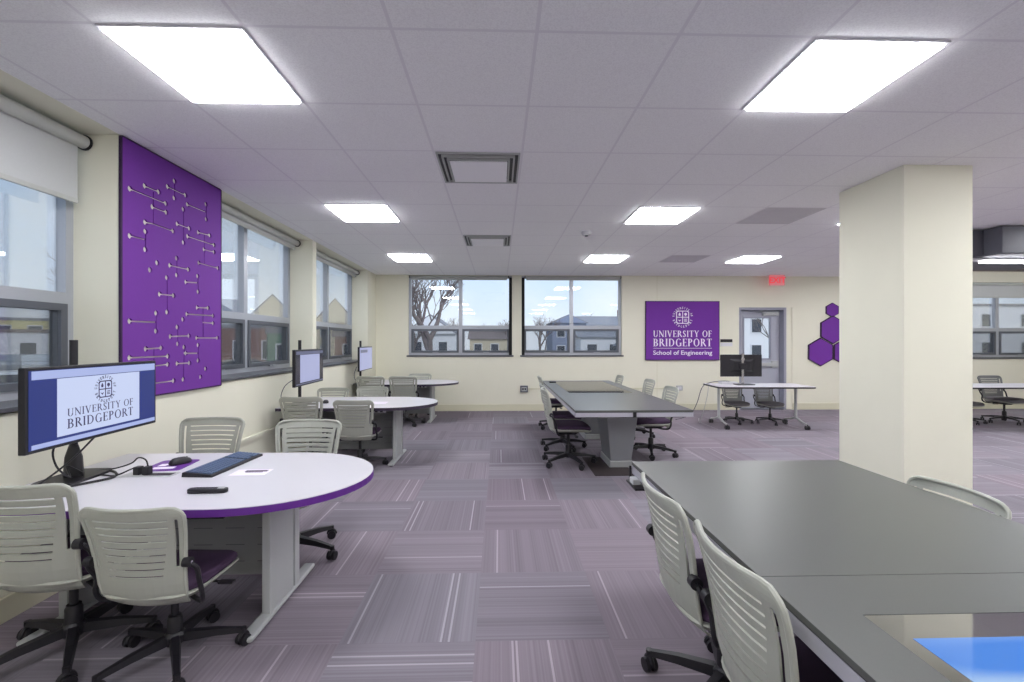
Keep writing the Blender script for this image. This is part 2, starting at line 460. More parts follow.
def wall_holes(bm, a0, a1, z0, z1, d0, d1, holes, axis):
    """wall slab with rectangular openings; a along the wall, d depth"""
    A = sorted({a0, a1} | {h[0] for h in holes} | {h[1] for h in holes})
    Z = sorted({z0, z1} | {h[2] for h in holes} | {h[3] for h in holes})
    for i in range(len(A) - 1):
        for j in range(len(Z) - 1):
            ca, cz = (A[i] + A[i + 1]) / 2, (Z[j] + Z[j + 1]) / 2
            if any(h[0] < ca < h[1] and h[2] < cz < h[3] for h in holes): continue
            if axis == 'x': box(bm, A[i], A[i + 1], d0, d1, Z[j], Z[j + 1])
            else: box(bm, d0, d1, A[i], A[i + 1], Z[j], Z[j + 1])
    bmesh.ops.remove_doubles(bm, verts=bm.verts, dist=.0001)
    # drop the doubled inner faces
    seen = {}
    for f in bm.faces: seen.setdefault(frozenset(v.index for v in f.verts), []).append(f)
    bm.verts.index_update(); seen = {}
    for f in bm.faces: seen.setdefault(frozenset(v.index for v in f.verts), []).append(f)
    bmesh.ops.delete(bm, geom=[f for L in seen.values() if len(L) > 1 for f in L], context='FACES_ONLY')
    return bm

struct('floor', Box(-2.9, XR + .3, YF - .3, YB + .9, -.12, 0), M['carpet'])
struct('ceiling', prism(BM(), [(-2.9, YF - .3), (XR + .3, YF - .3), (XR + .3, 5.5), (7.2, 5.5), (7.2, YB + .3), (-2.9, YB + .3)], H, H + .05), M['ceiling'])
struct('ceiling', Box(7.15, XR + .3, 5.45, YB + .3, 3.2, 3.25), M['duct'])
struct('trim_1', prism(BM(), [(7.15, 5.45), (XR, 5.45), (XR, 5.52), (7.22, 5.52), (7.22, YB), (7.15, YB)], H + .05, 3.2), M['duct'])

WL = [(-1.6, .6), (.75, 2.95), (3.88, 5.93), (6.05, 8.40)]
struct('wall_left', wall_holes(BM(), YF - .3, YB + .14, 0, H, -2.76, XL, [(a, b, 1.0, H - .001) for a, b in WL], 'y'), M['wall'])
ZB0, ZB1 = 1.09, 2.655
WBk = [(-1.77, .255), (.445, 2.43)]
struct('wall_back', wall_holes(BM(), XL, XR, 0, 3.2, YB, YB + .14,
       [(a, b, ZB0, ZB1) for a, b in WBk] + [(4.78, 5.86, 0, 2.04), (9.2, 11.1, 1.04, 2.56)], 'x'), M['wallfar'])
struct('wall_right', Box(XR, XR + .3, YF, YB, 0, 3.2), M['wallfar'])
struct('wall_front', Box(-2.9, XR + .3, YF - .3, YF, 0, H), M['wallfar'])
struct('wall_pillar', Box(2.985, 3.51, 3.28, 3.92, 0, H), M['wall'], bevel=.004)
struct('trim_2', Box(3.125, 3.135, YB - .002, YB, 2.18, H), M['base'])
struct('trim_3', Box(3.125, 3.135, YB - .002, YB, .14, .97), M['base'])

bb = BM(); box(bb, XL, 4.78, YB - .018, YB, 0, .13); box(bb, 5.86, XR, YB - .018, YB, 0, .13)
struct('baseboard_back', bb, M['base'], bevel=.004)
struct('baseboard_left', Box(XL, XL + .02, YF, YB - .02, 0, .12), M['base'], bevel=.004)
bb = BM(); box(bb, 2.955, 3.525, 3.265, 3.28, 0, .12); box(bb, 2.955, 2.97, 3.28, 3.945, 0, .12); box(bb, 3.51, 3.525, 3.28, 3.945, 0, .12); box(bb, 2.97, 3.51, 3.93, 3.945, 0, .12)
struct('baseboard_pillar', bb, M['base'])

def window(n, width, z0, z1, rail, mat4, split=.5, screens=True):
    """window built along +x from 0, outside towards +y, then placed with mat4"""
    def add(nm, bm, mat, par=None):
        bm.transform(mat4); return obj(nm, bm, mat, par)
    f = BM(); d0, d1 = 0, .06; t = .05
    box(f, 0, width, d0, d1, z0, z0 + t); box(f, 0, width, d0, d1, z1 - t, z1)
    box(f, 0, t, d0, d1, z0 + t, z1 - t); box(f, width - t, width, d0, d1, z0 + t, z1 - t)
    mc = width * split
    box(f, mc - .035, mc + .035, d0, d1, z0 + t, z1 - t)
    box(f, t, mc - .035, d0, d1, rail - .035, rail + .035); box(f, mc + .035, width - t, d0, d1, rail - .035, rail + .035)
    root = add('window_%d' % n, f, M['alu']); root['kind'] = 'structure'
    for a, b in ((t, mc - .035), (mc + .035, width - t)):
        add('upper_pane', Box(a, b, .05, .056, rail + .035, z1 - t), M['glass'], root)
        s = BM(); q = .042; c0, c1 = z0 + t, rail - .035
        box(s, a, b, -.012, .06, c0, c0 + q); box(s, a, b, -.012, .06, c1 - q, c1); box(s, a, a + q, -.012, .06, c0 + q, c1 - q); box(s, b - q, b, -.012, .06, c0 + q, c1 - q)
        sash = add('awning_sash', s, M['alud'], root)
        add('lower_pane', Box(a + q, b - q, .04, .046, c0 + q, c1 - q), M['glass'], sash)
        if screens: add('insect_screen', Box(a + q, b - q, .005, .007, c0 + q, c1 - q), M['fly'], sash)
        h = BM(); m_ = (a + b) / 2
        box(h, m_ - .05, m_ + .05, -.03, -.008, c0 - .012, c0 + .006); box(h, m_ - .008, m_ + .07, -.045, -.03, c0 - .004, c0 + .006)
        add('crank_handle', h, M['alu'], sash)
    return root

# left wall windows: local x -> world y, local +y -> world -x
for k, (a, b) in enumerate(WL):
    m4 = Matrix.Translation((-2.68, a, 0)) @ Matrix(((0, -1, 0, 0), (1, 0, 0, 0), (0, 0, 1, 0), (0, 0, 0, 1)))
    wd = window(k + 1, b - a, 1.03, H - .002, 1.62, m4)
    s = obj('window_sill', Box(-2.70, XL + .015, a - .001, b + .001, 1.008, 1.03), M['sill'], wd, bevel=.003)
for k, (a, b) in enumerate(WBk):
    m4 = Matrix.Translation((a, YB + .06, 0))
    wd = window(5 + k, b - a, ZB0, ZB1, 1.64, m4)
    obj('window_sill', Box(a - .03, b + .03, YB - .02, YB + .07, ZB0 - .03, ZB0 + .002), M['sill'], wd, bevel=.003)
    e = (b - .058, b) if k == 0 else (a, a + .058)
    obj('side_channel', Box(e[0], e[1], YB - .006, YB + .06, ZB0 + .003, ZB1 - .04), M['blackm'], wd)
m4 = Matrix.Translation((9.2, YB + .06, 0))
wd = window(7, 1.9, 1.04, 2.5, 1.60, m4)
obj('window_sill', Box(9.17, 11.13, YB - .02, YB + .07, 1.01, 1.04), M['sill'], wd)

# ---- door in its recess
dj = BM()
box(dj, 4.78, 4.83, YB + .02, YB + .26, 0, 2.04); box(dj, 5.70, 5.75, YB + .02, YB + .26, 0, 2.04); box(dj, 4.83, 5.70, YB + .02, YB + .26, 1.99, 2.04)
root = struct('door_frame_1', dj, M['doorf'])
root.name = 'trim_4'
struct('wall_reveal', Box(5.75, 5.86, YB + .02, YB + .26, 0, 2.04), M['wallfar'])
dd = wall_holes(BM(), 4.835, 5.695, .01, 1.985, YB + .16, YB + .205, [(4.97, 5.50, 1.02, 1.83)], 'x')
door = struct('door_1', dd, M['door'])
g = BM(); t = .025
for x0, x1, z0, z1 in ((4.945, 5.525, .995, 1.02), (4.945, 5.525, 1.83, 1.855), (4.945, 4.97, 1.02, 1.83), (5.50, 5.525, 1.02, 1.83)): box(g, x0, x1, YB + .15, YB + .16, z0, z1)
obj('vision_frame', g, M['doorf'], door)
obj('vision_pane', Box(4.97, 5.50, YB + .178, YB + .184, 1.02, 1.83), M['glass'], door)
h = BM(); box(h, 4.90, 5.62, YB + .10, YB + .13, .86, .93); box(h, 4.90, 5.0, YB + .12, YB + .16, .84, .95); box(h, 5.52, 5.66, YB + .12, YB + .16, .83, .97)
obj('push_bar', h, M['legg'], door, bevel=.006)
h = BM(); box(h, 5.33, 5.66, YB + .10, YB + .158, 1.885, 1.955); tube(h, [(5.40, YB + .09, 1.92), (5.22, YB + .03, 1.975)], .008, 6)
obj('door_closer', h, M['legg'], door, bevel=.004)
h = BM(); box(h, 4.845, 4.87, YB + .145, YB + .16, 1.72, 1.80); 
obj('hinge', h, M['pband'], door)
struct('trim_5', Box(4.83, 5.70, YB + .02, YB + .3, 0, .008), M['alud'])

# ---- ceiling lights and ventilation
LI = [(-1.67, 1.92), (1.36, 1.92), (-1.67, 4.36), (1.36, 4.36), (3.73, 4.36), (-1.67, 6.80), (1.36, 6.80), (3.70, 6.80),
      (-1.67, -.52), (1.38, -.52), (3.82, -.52), (-1.67, -2.96), (1.38, -2.96), (3.82, -2.96), (3.82, 1.92),
      (6.26, -.52), (6.26, 1.92), (6.26, 4.36), (6.26, 6.80), (8.7, 1.92), (8.7, 4.36), (8.7, -2.96)]
LN = ['square ceiling light at upper left, above the nearest white table', 'square ceiling light at upper right, nearest to the pillar',
      'square ceiling light on the left side, middle of its row of three', 'square ceiling light right of centre in the middle row',
      'square ceiling light mostly hidden behind the top of the cream pillar', 'square ceiling light nearest the corner windows at far left',
      'square ceiling light in front of the right hand far window', 'square ceiling light near the red exit sign']
def make_light():
    t = thing('ceiling_light', LN[0], 'ceiling light', (0, 0, 0), 0, 'square ceiling lights')
    f = BM(); a, b = .006, .604; z0, z1 = -.008, 0
    box(f, a, b, a, a + .012, z0, z1); box(f, a, b, b - .012, b, z0, z1); box(f, a, a + .012, a + .012, b - .012, z0, z1); box(f, b - .012, b, a + .012, b - .012, z0, z1)
    obj('fixture_frame', f, M['lframe'], t)
    obj('diffuser', Box(a + .016, b - .016, a + .016, b - .016, -.018, -.001), M['led'], t)
    return t
L0 = make_light()
for k, (x, y) in enumerate(LI):
    lab = LN[k] if k < len(LN) else 'square ceiling light in %s, %s' % ({-2.96: 'the row farthest behind the camera', -.52: 'the row just behind the camera', 1.92: 'the row of the nearest visible lights', 4.36: 'the middle row', 6.8: 'the row by the back wall'}[y], {-1.67: 'above the window side', 1.38: 'above the near dark table', 3.82: 'in line with the pillar', 6.26: 'right of the pillar', 8.7: 'far right of the pillar'}[x])
    if k == 0: L0.location = (x, y, H)
    else: dup(L0, (x, y, H), 0, lab, 'square ceiling lights' if k < len(LN) else 'square ceiling lights beyond the view')

for x, y, lab in ((-.45, 3.14, 'square air diffuser with white plate, the larger and nearer of two'), (-.45, 5.58, 'square air diffuser with white plate, the farther of two, nearer the back windows')):
    t = thing('air_diffuser', lab, 'air vent', (x, y, H), 0, 'ceiling air diffusers')
    f = BM()
    for q, zz in ((.0, -.012), (.035, -.02), (.07, -.028)):
        a, b = .012 + q, .598 - q; wd_ = .012
        box(f, a, b, a, a + wd_, zz, 0); box(f, a, b, b - wd_, b, zz, 0); box(f, a, a + wd_, a + wd_, b - wd_, zz, 0); box(f, b - wd_, b, a + wd_, b - wd_, zz, 0)
    obj('louvre_frame', f, M['legg'], t)
    obj('dark_throat', Box(.02, .59, .02, .59, -.004, -.001), M['black'], t)
    obj('face_plate', Box(.10, .51, .10, .51, -.034, -.026), M['plate'], t, bevel=.004)
for x, y, lab in ((2.60, 4.36, 'perforated grey ceiling return grille nearer the pillar'), (2.60, 6.80, 'perforated grey ceiling return grille nearer the purple sign')):
    f = BM(); box(f, .01, .60, .01, .60, -.004, -.001)
    for k in range(11): box(f, .03, .58, .03 + k * .05, .05 + k * .05, -.009, -.004)
    o = obj('return_grille', f, pmat('grille_paint', (212, 209, 214), .8), None); o.location = (x, y, H); tag(o, lab, 'air vent', 'ceiling return grilles')
o = thing('smoke_detector', 'small round smoke detector on the ceiling tiles', 'smoke detector', (1.04, 5.4, H))
obj('housing', lathe(BM(), [(.06, 0), (.06, -.02), (.045, -.04), (.02, -.042)], n=20), M['lframe'], o, smooth=True)
obj('sensor_cap', lathe(BM(), [(.02, -.042), (.02, -.052), (.01, -.055)], n=12), M['alud'], o, smooth=True)

# ---- ducts, pendant light, beam at far right
t = thing('air_duct', 'dark grey stepped air duct hanging at far right behind the pillar', 'duct', (0, 0, 0))
obj('duct_run', Box(4.9, 7.1, 5.45, 6.1, 2.34, H - .006), M['duct'], t, bevel=.01)
obj('duct_run', Box(5.42, 8.6, 5.14, 5.45, 2.34, H - .006), M['duct'], t, bevel=.01)
obj('duct_run', Box(5.62, 9.8, 4.94, 5.14, 2.34, H - .006), M['duct'], t, bevel=.01)
t = thing('linear_light', 'long linear strip light glowing below the dark duct at far right', 'ceiling light', (0, 0, 0))
obj('light_housing', Box(5.2, 8.4, 5.2, 5.28, 2.312, 2.335), M['lframe'], t)
obj('light_tube', Box(5.72, 8.3, 5.195, 5.285, 2.288, 2.312), M['led'], t, bevel=.01)
for k, x in enumerate((6.0, 7.0)): obj('hanger', Box(x, x + .01, 5.235, 5.245, 2.335, 2.34), M['alud'], t)
t = thing('linear_light', 'added strip light, unseen above the duct, brightening the far right area', 'ceiling light', (0, 0, 0))  # unseen lamp added to brighten the dim area beyond the duct
obj('light_housing', Box(7.6, 11.2, 7.0, 7.12, 3.0, 3.05), M['lframe'], t)
obj('light_tube', Box(7.65, 11.15, 6.99, 7.13, 2.96, 3.0), M['led'], t, bevel=.01)
for k, x in enumerate((8.2, 10.4)): obj('hanger', Box(x, x + .01, 7.05, 7.06, 3.05, 3.2), M['alud'], t)
struct('trim_6', Box(7.3, XR, YB - .12, YB, 2.78, 2.95), M['beam'])

# ---- roller shades
def shade(name_, label, axis, a, b, zt, zb, p, r=.035, sgn=1):
    t = thing('roller_shade', label, 'roller shade', (0, 0, 0), 0)
    def P(u, d, z): return (p + d * sgn, u, z) if axis == 'y' else (u, p + d * sgn, z)
    tb = BM(); tube(tb, [P(a, 0, zt), P(b, 0, zt)], r, 16); obj('roller_tube', tb, M['shaderail'], t, smooth=True)
    for e in (a - .012, b):
        tb = BM(); tube(tb, [P(e, 0, zt), P(e + .012, 0, zt)], r + .008, 16); obj('end_bracket', tb, M['black'], t, smooth=True)
    q = BM()
    if axis == 'y': box(q, min(p - .02 * sgn, p - .018 * sgn), max(p - .02 * sgn, p - .018 * sgn), a + .02, b - .02, zb, zt)
    else: box(q, a + .02, b - .02, min(p - .02 * sgn, p - .018 * sgn), max(p - .02 * sgn, p - .018 * sgn), zb, zt)
    fb = obj('fabric', q, M['shade'], t)
    q = BM()
    if axis == 'y': box(q, p - .019 * sgn - .008, p - .019 * sgn + .008, a + .02, b - .02, zb - .03, zb)
    else: box(q, a + .02, b - .02, p - .019 * sgn - .008, p - .019 * sgn + .008, zb - .03, zb)
    obj('hem_bar', q, M['shaderail'], t, bevel=.003)
    return t
shade('s', 'wide roller shade drawn a quarter down over the nearest left window', 'y', .78, 2.93, 2.60, 2.24, -2.60, .04)
shade('s', 'roller shade rolled up above the left window beside the purple panel', 'y', 3.91, 5.9, 2.61, 2.55, -2.58, .035)
shade('s', 'roller shade rolled up above the farthest left wall window', 'y', 6.08, 8.37, 2.61, 2.55, -2.58, .035)
shade('s', 'roller shade rolled up at top of the back window near the corner', 'x', -1.74, .18, 2.63, 2.60, 8.985, .018, -1)
shade('s', 'roller shade rolled up at top of the back window near the purple sign', 'x', .52, 2.41, 2.63, 2.60, 8.985, .018, -1)
shade('s', 'grey roller shade partly lowered over the window right of the pillar', 'x', 9.23, 11.07, 2.52, 2.28, 8.99, .025, -1)

# ---- purple circuit panel on the left wall
HOLES= [(3.012, 2.339), (3.136, 2.4), (3.262, 2.401), (3.33, 2.341), (3.333, 2.278), (3.204, 2.279), (3.139, 2.156), (3.141, 2.095), (3.012, 2.035), (3.139, 1.973), (3.402, 2.161), (3.416, 2.531), (3.348, 2.467), (3.534, 2.466), (3.414, 2.406), (3.556, 2.402), (3.776, 2.469), (3.779, 2.349), (3.509, 2.352), (3.446, 2.225), (3.577, 2.224), (3.511, 2.101), (3.682, 2.219), (3.825, 2.228), (3.56, 2.159), (3.881, 2.161), (3.752, 2.097), (3.881, 2.102), (3.246, 1.902), (3.181, 1.842), (3.439, 1.969), (3.371, 1.905), (3.566, 1.906), (3.439, 1.845), (3.539, 1.806), (3.674, 1.871), (3.679, 1.748), (3.339, 1.811), (3.271, 1.686), (3.407, 1.69), (3.341, 1.565), (3.689, 1.978), (3.933, 1.976), (3.237, 1.551), (3.01, 1.484), (3.235, 1.426), (3.505, 1.52), (3.55, 1.563), (3.869, 1.569), (3.669, 1.622), (3.804, 1.629), (3.869, 1.507), (3.445, 1.46), (3.376, 1.39), (3.573, 1.397), (3.45, 1.336), (3.664, 1.382), (3.927, 1.385), (3.518, 1.311), (3.679, 1.326), (3.539, 1.264), (3.679, 1.204), (3.445, 1.19), (3.578, 1.189), (3.509, 1.068), (3.77, 1.133), (3.709, 1.071), (3.144, 1.303), (3.285, 1.308), (3.01, 1.248), (3.349, 1.248), (3.349, 1.189), (3.407, 1.066)]
GROOVES= [(3.012, 2.339, 3.33, 2.341), (3.136, 2.4, 3.262, 2.401), (3.209, 2.383, 3.209, 2.164), (3.204, 2.279, 3.333, 2.278), (3.139, 2.156, 3.209, 2.164), (3.209, 2.164, 3.402, 2.161), (3.141, 2.095, 3.139, 1.973), (3.012, 2.035, 3.141, 2.04), (3.348, 2.467, 3.534, 2.466), (3.416, 2.531, 3.414, 2.406), (3.556, 2.402, 3.776, 2.407), (3.776, 2.469, 3.779, 2.349), (3.509, 2.352, 3.511, 2.101), (3.446, 2.225, 3.577, 2.224), (3.682, 2.219, 3.825, 2.228), (3.752, 2.222, 3.752, 2.0), (3.56, 2.159, 3.881, 2.161), (3.752, 2.097, 3.881, 2.102), (3.439, 1.969, 3.439, 1.845), (3.371, 1.905, 3.566, 1.906), (3.539, 1.806, 3.674, 1.818), (3.674, 1.871, 3.679, 1.748), (3.339, 1.811, 3.341, 1.565), (3.271, 1.686, 3.407, 1.69), (3.689, 1.978, 3.933, 1.976), (3.752, 2.068, 3.752, 1.977), (3.237, 1.551, 3.235, 1.426), (3.01, 1.484, 3.233, 1.487), (3.55, 1.563, 3.869, 1.569), (3.669, 1.622, 3.804, 1.629), (3.737, 1.626, 3.737, 1.383), (3.737, 1.507, 3.869, 1.507), (3.664, 1.382, 3.927, 1.385), (3.445, 1.46, 3.45, 1.336), (3.376, 1.39, 3.573, 1.397), (3.518, 1.311, 3.509, 1.068), (3.539, 1.264, 3.679, 1.261), (3.679, 1.326, 3.679, 1.204), (3.445, 1.19, 3.578, 1.189), (3.144, 1.303, 3.285, 1.308), (3.01, 1.248, 3.349, 1.248), (3.214, 1.305, 3.214, 1.064), (3.214, 1.184, 3.349, 1.189), (3.214, 1.064, 3.407, 1.066)]

def tmpobj(bm):
    me = bpy.data.meshes.new('tmp'); bmesh.ops.recalc_face_normals(bm, faces=bm.faces); bm.to_mesh(me); bm.free()
    o = bpy.data.objects.new('tmp', me); C.objects.link(o); return o
XP0, XP1 = XL + .004, XL + .016
pb = tmpobj(Box(XP0, XP1, 2.95, 3.97, .985, 2.648))
cut1 = BM(); cut2 = BM()
for y, z in HOLES: prism(cut1, [(y + .0195 * cos(2 * pi * k / 14), z + .0195 * sin(2 * pi * k / 14)) for k in range(14)], XP0 - .01, XP1 + .01, 'x')
for y0, z0, y1, z1 in GROOVES:
    a = Vector((y0, z0)); b = Vector((y1, z1)); d = (b - a).normalized(); n = Vector((-d.y, d.x)) * .0048
    cb = BM(); prism(cb, [tuple(p) for p in (a - n, b - n, b + n, a + n)], XP0 - .011, XP1 + .012, 'x')
    me = bpy.data.meshes.new('t'); cb.to_mesh(me); cb.free(); cut2.from_mesh(me); bpy.data.meshes.remove(me)
c1 = tmpobj(cut1); c2 = tmpobj(cut2)
for c in (c1, c2):
    md = pb.modifiers.new('cut', 'BOOLEAN'); md.object = c; md.operation = 'DIFFERENCE'; md.solver = 'EXACT'; md.use_self = True
dg = bpy.context.evaluated_depsgraph_get(); dg.update()
me = bpy.data.meshes.new_from_object(pb.evaluated_get(dg))
for o in (pb, c1, c2): bpy.data.objects.remove(o, do_unlink=True)
me.materials.clear(); me.materials.append(M['purple'])
me.name = 'circuit_panel'
pt = thing('wall_panel', 'tall purple felt panel cut with circuit pattern on left wall', 'wall panel', (0, 0, 0))
o = bpy.data.objects.new('felt_board', me); C.objects.link(o); o.parent = pt
f = BM()
for y0, y1, z0, z1 in ((2.94, 2.95, .98, 2.652), (3.97, 3.98, .98, 2.652)): box(f, XL + .001, XP1 + .002, y0, y1, z0, z1)
box(f, XL + .001, XP1 + .002, 2.95, 3.97, 2.648, 2.656); box(f, XL + .001, XP1 + .002, 2.95, 3.97, .975, .985)
obj('edge_trim', f, M['purpled'], pt)
obj('cream_backing', Box(XL + .001, XP0, 2.955, 3.965, .99, 2.645), M['wall'], pt)

# ---- university sign on the back wall
st = thing('wall_sign', 'purple university sign with white seal and lettering on back wall', 'sign', (3.63, YB, 1.575))
st.rotation_euler = (pi / 2, 0, 0)      # local x right, y up, z towards the room
obj('sign_board', Box(-.73, .73, -.575, .575, .002, .03), M['purple'], st)
f = BM(); 
for x0, x1, y0, y1 in ((-.74, .74, .575, .585), (-.74, .74, -.585, -.575), (-.74, -.73, -.575, .575), (.73, .74, -.575, .575)): box(f, x0, x1, y0, y1, .002, .033)
obj('sign_edge', f, M['purpled'], st)
b_ = BM(); serif(b_, 'UNIVERSITY OF', 1.17, .125, 0, -.125, .03, .034); obj('lettering', b_, M['whitev'], st)
b_ = BM(); serif(b_, 'BRIDGEPORT', 1.17, .15, 0, -.31, .03, .034, 1.1); obj('lettering', b_, M['whitev'], st)
obj('ruled_line', Box(-.585, .585, -.352, -.345, .03, .032), M['whitev'], st)
tx = text_mesh('School of Engineering', .118, M['whitev'], 'subtitle_lettering', st, bold=.001); tx.location = (0, -.475, .032)
tx.data.update(); wx = max(v.co.x for v in tx.data.vertices) - min(v.co.x for v in tx.data.vertices); tx.scale = (1.18 / wx, 1, 1)
b_ = BM(); crest(b_, .215, 0, .265, .03, .034); obj('seal', b_, M['whitev'], st)
crest_ring(.215, 0, .265, .031, M['whitev'], 'seal_lettering', st)

# ---- hexagons
for k, (cx_, cz_, r, lab) in enumerate(((6.66, 1.99, .145, 'small purple hexagon, topmost of the wall hexagons'), (6.67, 1.595, .285, 'large purple hexagon below the small one'),
                                        (6.42, 1.15, .285, 'large purple hexagon lower left of the group'), (6.94, 1.15, .285, 'large purple hexagon half hidden behind the pillar'))):
    t = thing('hexagon_panel', lab, 'wall decoration', (cx_, YB, cz_), 0, 'purple wall hexagons')
    pts = lambda R: [(R * sin(pi / 3 * q), R * cos(pi / 3 * q)) for q in range(6)]
    b_ = BM(); prism(b_, pts(r * .94), -.03, -.001, 'y'); obj('felt_face', b_, M['purple'], t)
    b_ = BM(); P1, P2 = pts(r), pts(r * .94)
    for q in range(6): prism(b_, [P1[q], P1[(q + 1) % 6], P2[(q + 1) % 6], P2[q]], -.033, -.001, 'y')
    obj('dark_edge', b_, M['purpled'], t)

# ---- exit sign
t = thing('exit_sign', 'red and white exit sign hanging by the ceiling above the door', 'sign', (5.40, 8.72, 2.55))
obj('sign_housing', Box(-.15, .15, -.02, .02, -.10, .10), emat('exit_face', (238, 132, 140), .55), t, bevel=.006)
tx = text_mesh('EXIT', .16, emat('exit_letters', (225, 22, 40), .9), 'lettering', t, bold=.004); tx.rotation_euler = (pi / 2, 0, 0); tx.location = (0, -.0215, -.055)
obj('mounting_canopy', Box(-.06, .06, -.03, .03, .10, .108), M['lframe'], t)

# ---- wall devices
t = thing('door_label', 'dark and white name plate on wall left of the door', 'sign', (4.52, YB, 1.33))
obj('dark_plate', Box(-.12, .12, -.012, -.001, .015, .075), M['black'], t); obj('white_plate', Box(-.12, .12, -.010, -.001, -.065, .005), M['lframe'], t)
t = thing('wall_outlet', 'small dark wall socket under the back windows', 'wall outlet', (.49, YB, .43))
obj('socket_box', Box(-.075, .075, -.045, -.001, -.065, .065), M['duct'], t, bevel=.004); obj('socket_face', Box(-.05, .05, -.052, -.045, -.04, .04), M['legg'], t)
for q in (-.022, .022): obj('socket', Box(q - .014, q + .014, -.055, -.052, -.02, .02), M['black'], t)
o = obj('cable_raceway', Box(.57, 3.5, YB - .022, YB - .001, .42, .445), M['base']); tag(o, 'thin cream raceway running along back wall from the socket', 'raceway')
t = thing('wall_outlet', 'grey wall socket below the purple sign', 'wall outlet', (3.57, YB, .44))
obj('socket_box', Box(-.06, .06, -.04, -.001, -.05, .05), M['legg'], t, bevel=.004); obj('socket_face', Box(-.035, .035, -.046, -.04, -.03, .03), M['lframe'], t)
o = obj('cable_raceway', Box(XL + .001, XL + .024, 3.9, 8.9, .415, .445), M['wall']); tag(o, 'cream raceway running low along the left wall', 'raceway')

# ------------------------------------------------------------------ outside
GZ = -1.05
OM = dict(grass=pmat('winter_ground', (150, 148, 138), .9, noise=.1, nscale=.4), asph=pmat('asphalt', (128, 130, 134), .9), bark=pmat('bark', (108, 98, 98), .9, noise=.2, nscale=6),
          white=pmat('white_siding', (214, 216, 222), .8), beige=pmat('beige_siding', (196, 186, 164), .8), brick=pmat('red_brick', (142, 104, 94), .85, noise=.15, nscale=8),
          blue=pmat('blue_siding', (128, 138, 164), .8), green=pmat('green_paint', (104, 138, 116), .8), roof=pmat('grey_roof', (132, 134, 142), .9), roofb=pmat('brown_roof', (122, 110, 108), .9),
          dwin=pmat('house_window', (60, 66, 78), .2), yel=pmat('yellow_siding', (200, 192, 140), .8), tyre=pmat('tyre', (30, 30, 32), .8), carw=pmat('white_car_paint', (222, 226, 230), .25, coat=.5),
          carg=pmat('grey_car_paint', (130, 138, 148), .25, coat=.5), cars=pmat('silver_car_paint', (180, 186, 192), .25, coat=.5), card=pmat('dark_car_paint', (60, 66, 76), .25, coat=.5))
struct('ground', Box(-90, 90, -40, 140, GZ - .2, GZ), OM['grass'])
struct('parking_lot', Box(-50, -8, 2, 40, GZ, GZ + .02), OM['asph'])

def house(label, x, y, wd, dp, hw, hr, mat, roof, rot=0, gable='x', nw=3, chimney=False, floors=2, cat='house', name='house'):
    t = thing(name, label, cat, (x, y, GZ), rot)
    obj('walls', Box(-wd / 2, wd / 2, -dp / 2, dp / 2, 0, hw), mat, t)
    if hr:
        b_ = BM(); o_ = .3
        if gable == 'x': prism(b_, [(-wd / 2 - o_, hw), (wd / 2 + o_, hw), (0, hw + hr)], -dp / 2 - o_, dp / 2 + o_, 'y')
        else: prism(b_, [(-dp / 2 - o_, hw), (dp / 2 + o_, hw), (0, hw + hr)], -wd / 2 - o_, wd / 2 + o_, 'x')
        obj('roof', b_, roof, t)
        if gable == 'x': b_ = BM(); prism(b_, [(-wd / 2, hw), (wd / 2, hw), (0, hw + hr * .94)], -dp / 2 - o_ - .05, -dp / 2 - o_, 'y'); obj('gable', b_, mat, t)
    else: obj('parapet', Box(-wd / 2 - .1, wd / 2 + .1, -dp / 2 - .1, dp / 2 + .1, hw, hw + .3), roof, t)
    if chimney: obj('chimney', Box(wd * .2, wd * .2 + .7, -.3, .4, hw, hw + hr + 1), OM['brick'], t)
    for f in range(floors):
        for k in range(nw):
            cx_ = -wd / 2 + wd * (k + .5) / nw; z = hw * (f + .5) / floors; ww, wh = min(1.0, wd / nw * .45), min(1.4, hw / floors * .5)
            wn_ = obj('window_trim', Box(cx_ - ww / 2 - .1, cx_ + ww / 2 + .1, -dp / 2 - .06, -dp / 2, z - wh / 2 - .1, z + wh / 2 + .1), OM['white'], t)
            obj('window_pane', Box(cx_ - ww / 2, cx_ + ww / 2, -dp / 2 - .09, -dp / 2 - .06, z - wh / 2, z + wh / 2), OM['dwin'], wn_)
    return t
house('white gabled house behind the bare tree through the corner back window', -8.4, 60, 6.2, 8, 3.4, 2.4, OM['white'], OM['roof'], 0, 'x', 2, floors=1)
house('brown roofed low house seen right of the big bare tree', -.6, 68, 7, 8, 2.8, 1.6, OM['beige'], OM['roofb'], 0, 'y', 3, floors=1)
house('blue gabled house between two white ones, through right back window', 9.6, 66, 4.6, 8, 5.0, 1.2, OM['blue'], OM['roof'], 0, 'x', 2, floors=2)
house('white two storey house with porch seen through right back window', 13.4, 52, 9.5, 8, 2.9, 1.0, OM['white'], OM['roof'], 0, 'y', 4, floors=1)
house('large white house under a broad grey roof through right back window', 17.5, 74, 9.5, 9, 4.2, 2.4, OM['white'], OM['roof'], 0, 'y', 4, chimney=True)
house('small white gabled house at right edge of the right back window', 13.2, 42, 3.2, 6, 2.0, 1.6, OM['white'], OM['roof'], 0, 'x', 2, floors=1)
house('white house seen through the glass of the grey door', 30.5, 52, 9, 8, 5.5, 3.0, OM['white'], OM['roof'], 0, 'x', 3)
house('pale modern block seen through the window right of the pillar', 62, 56, 24, 8, 6.6, 0, OM['white'], OM['roof'], 0, 'x', 5, cat='building', name='building')
house('white flat roofed building beyond the cars outside nearest left window', -45.2, 43.3, 5.2, 5, 3.25, 0, OM['white'], OM['roofb'], .78, 'x', 2, floors=1, cat='building', name='building')
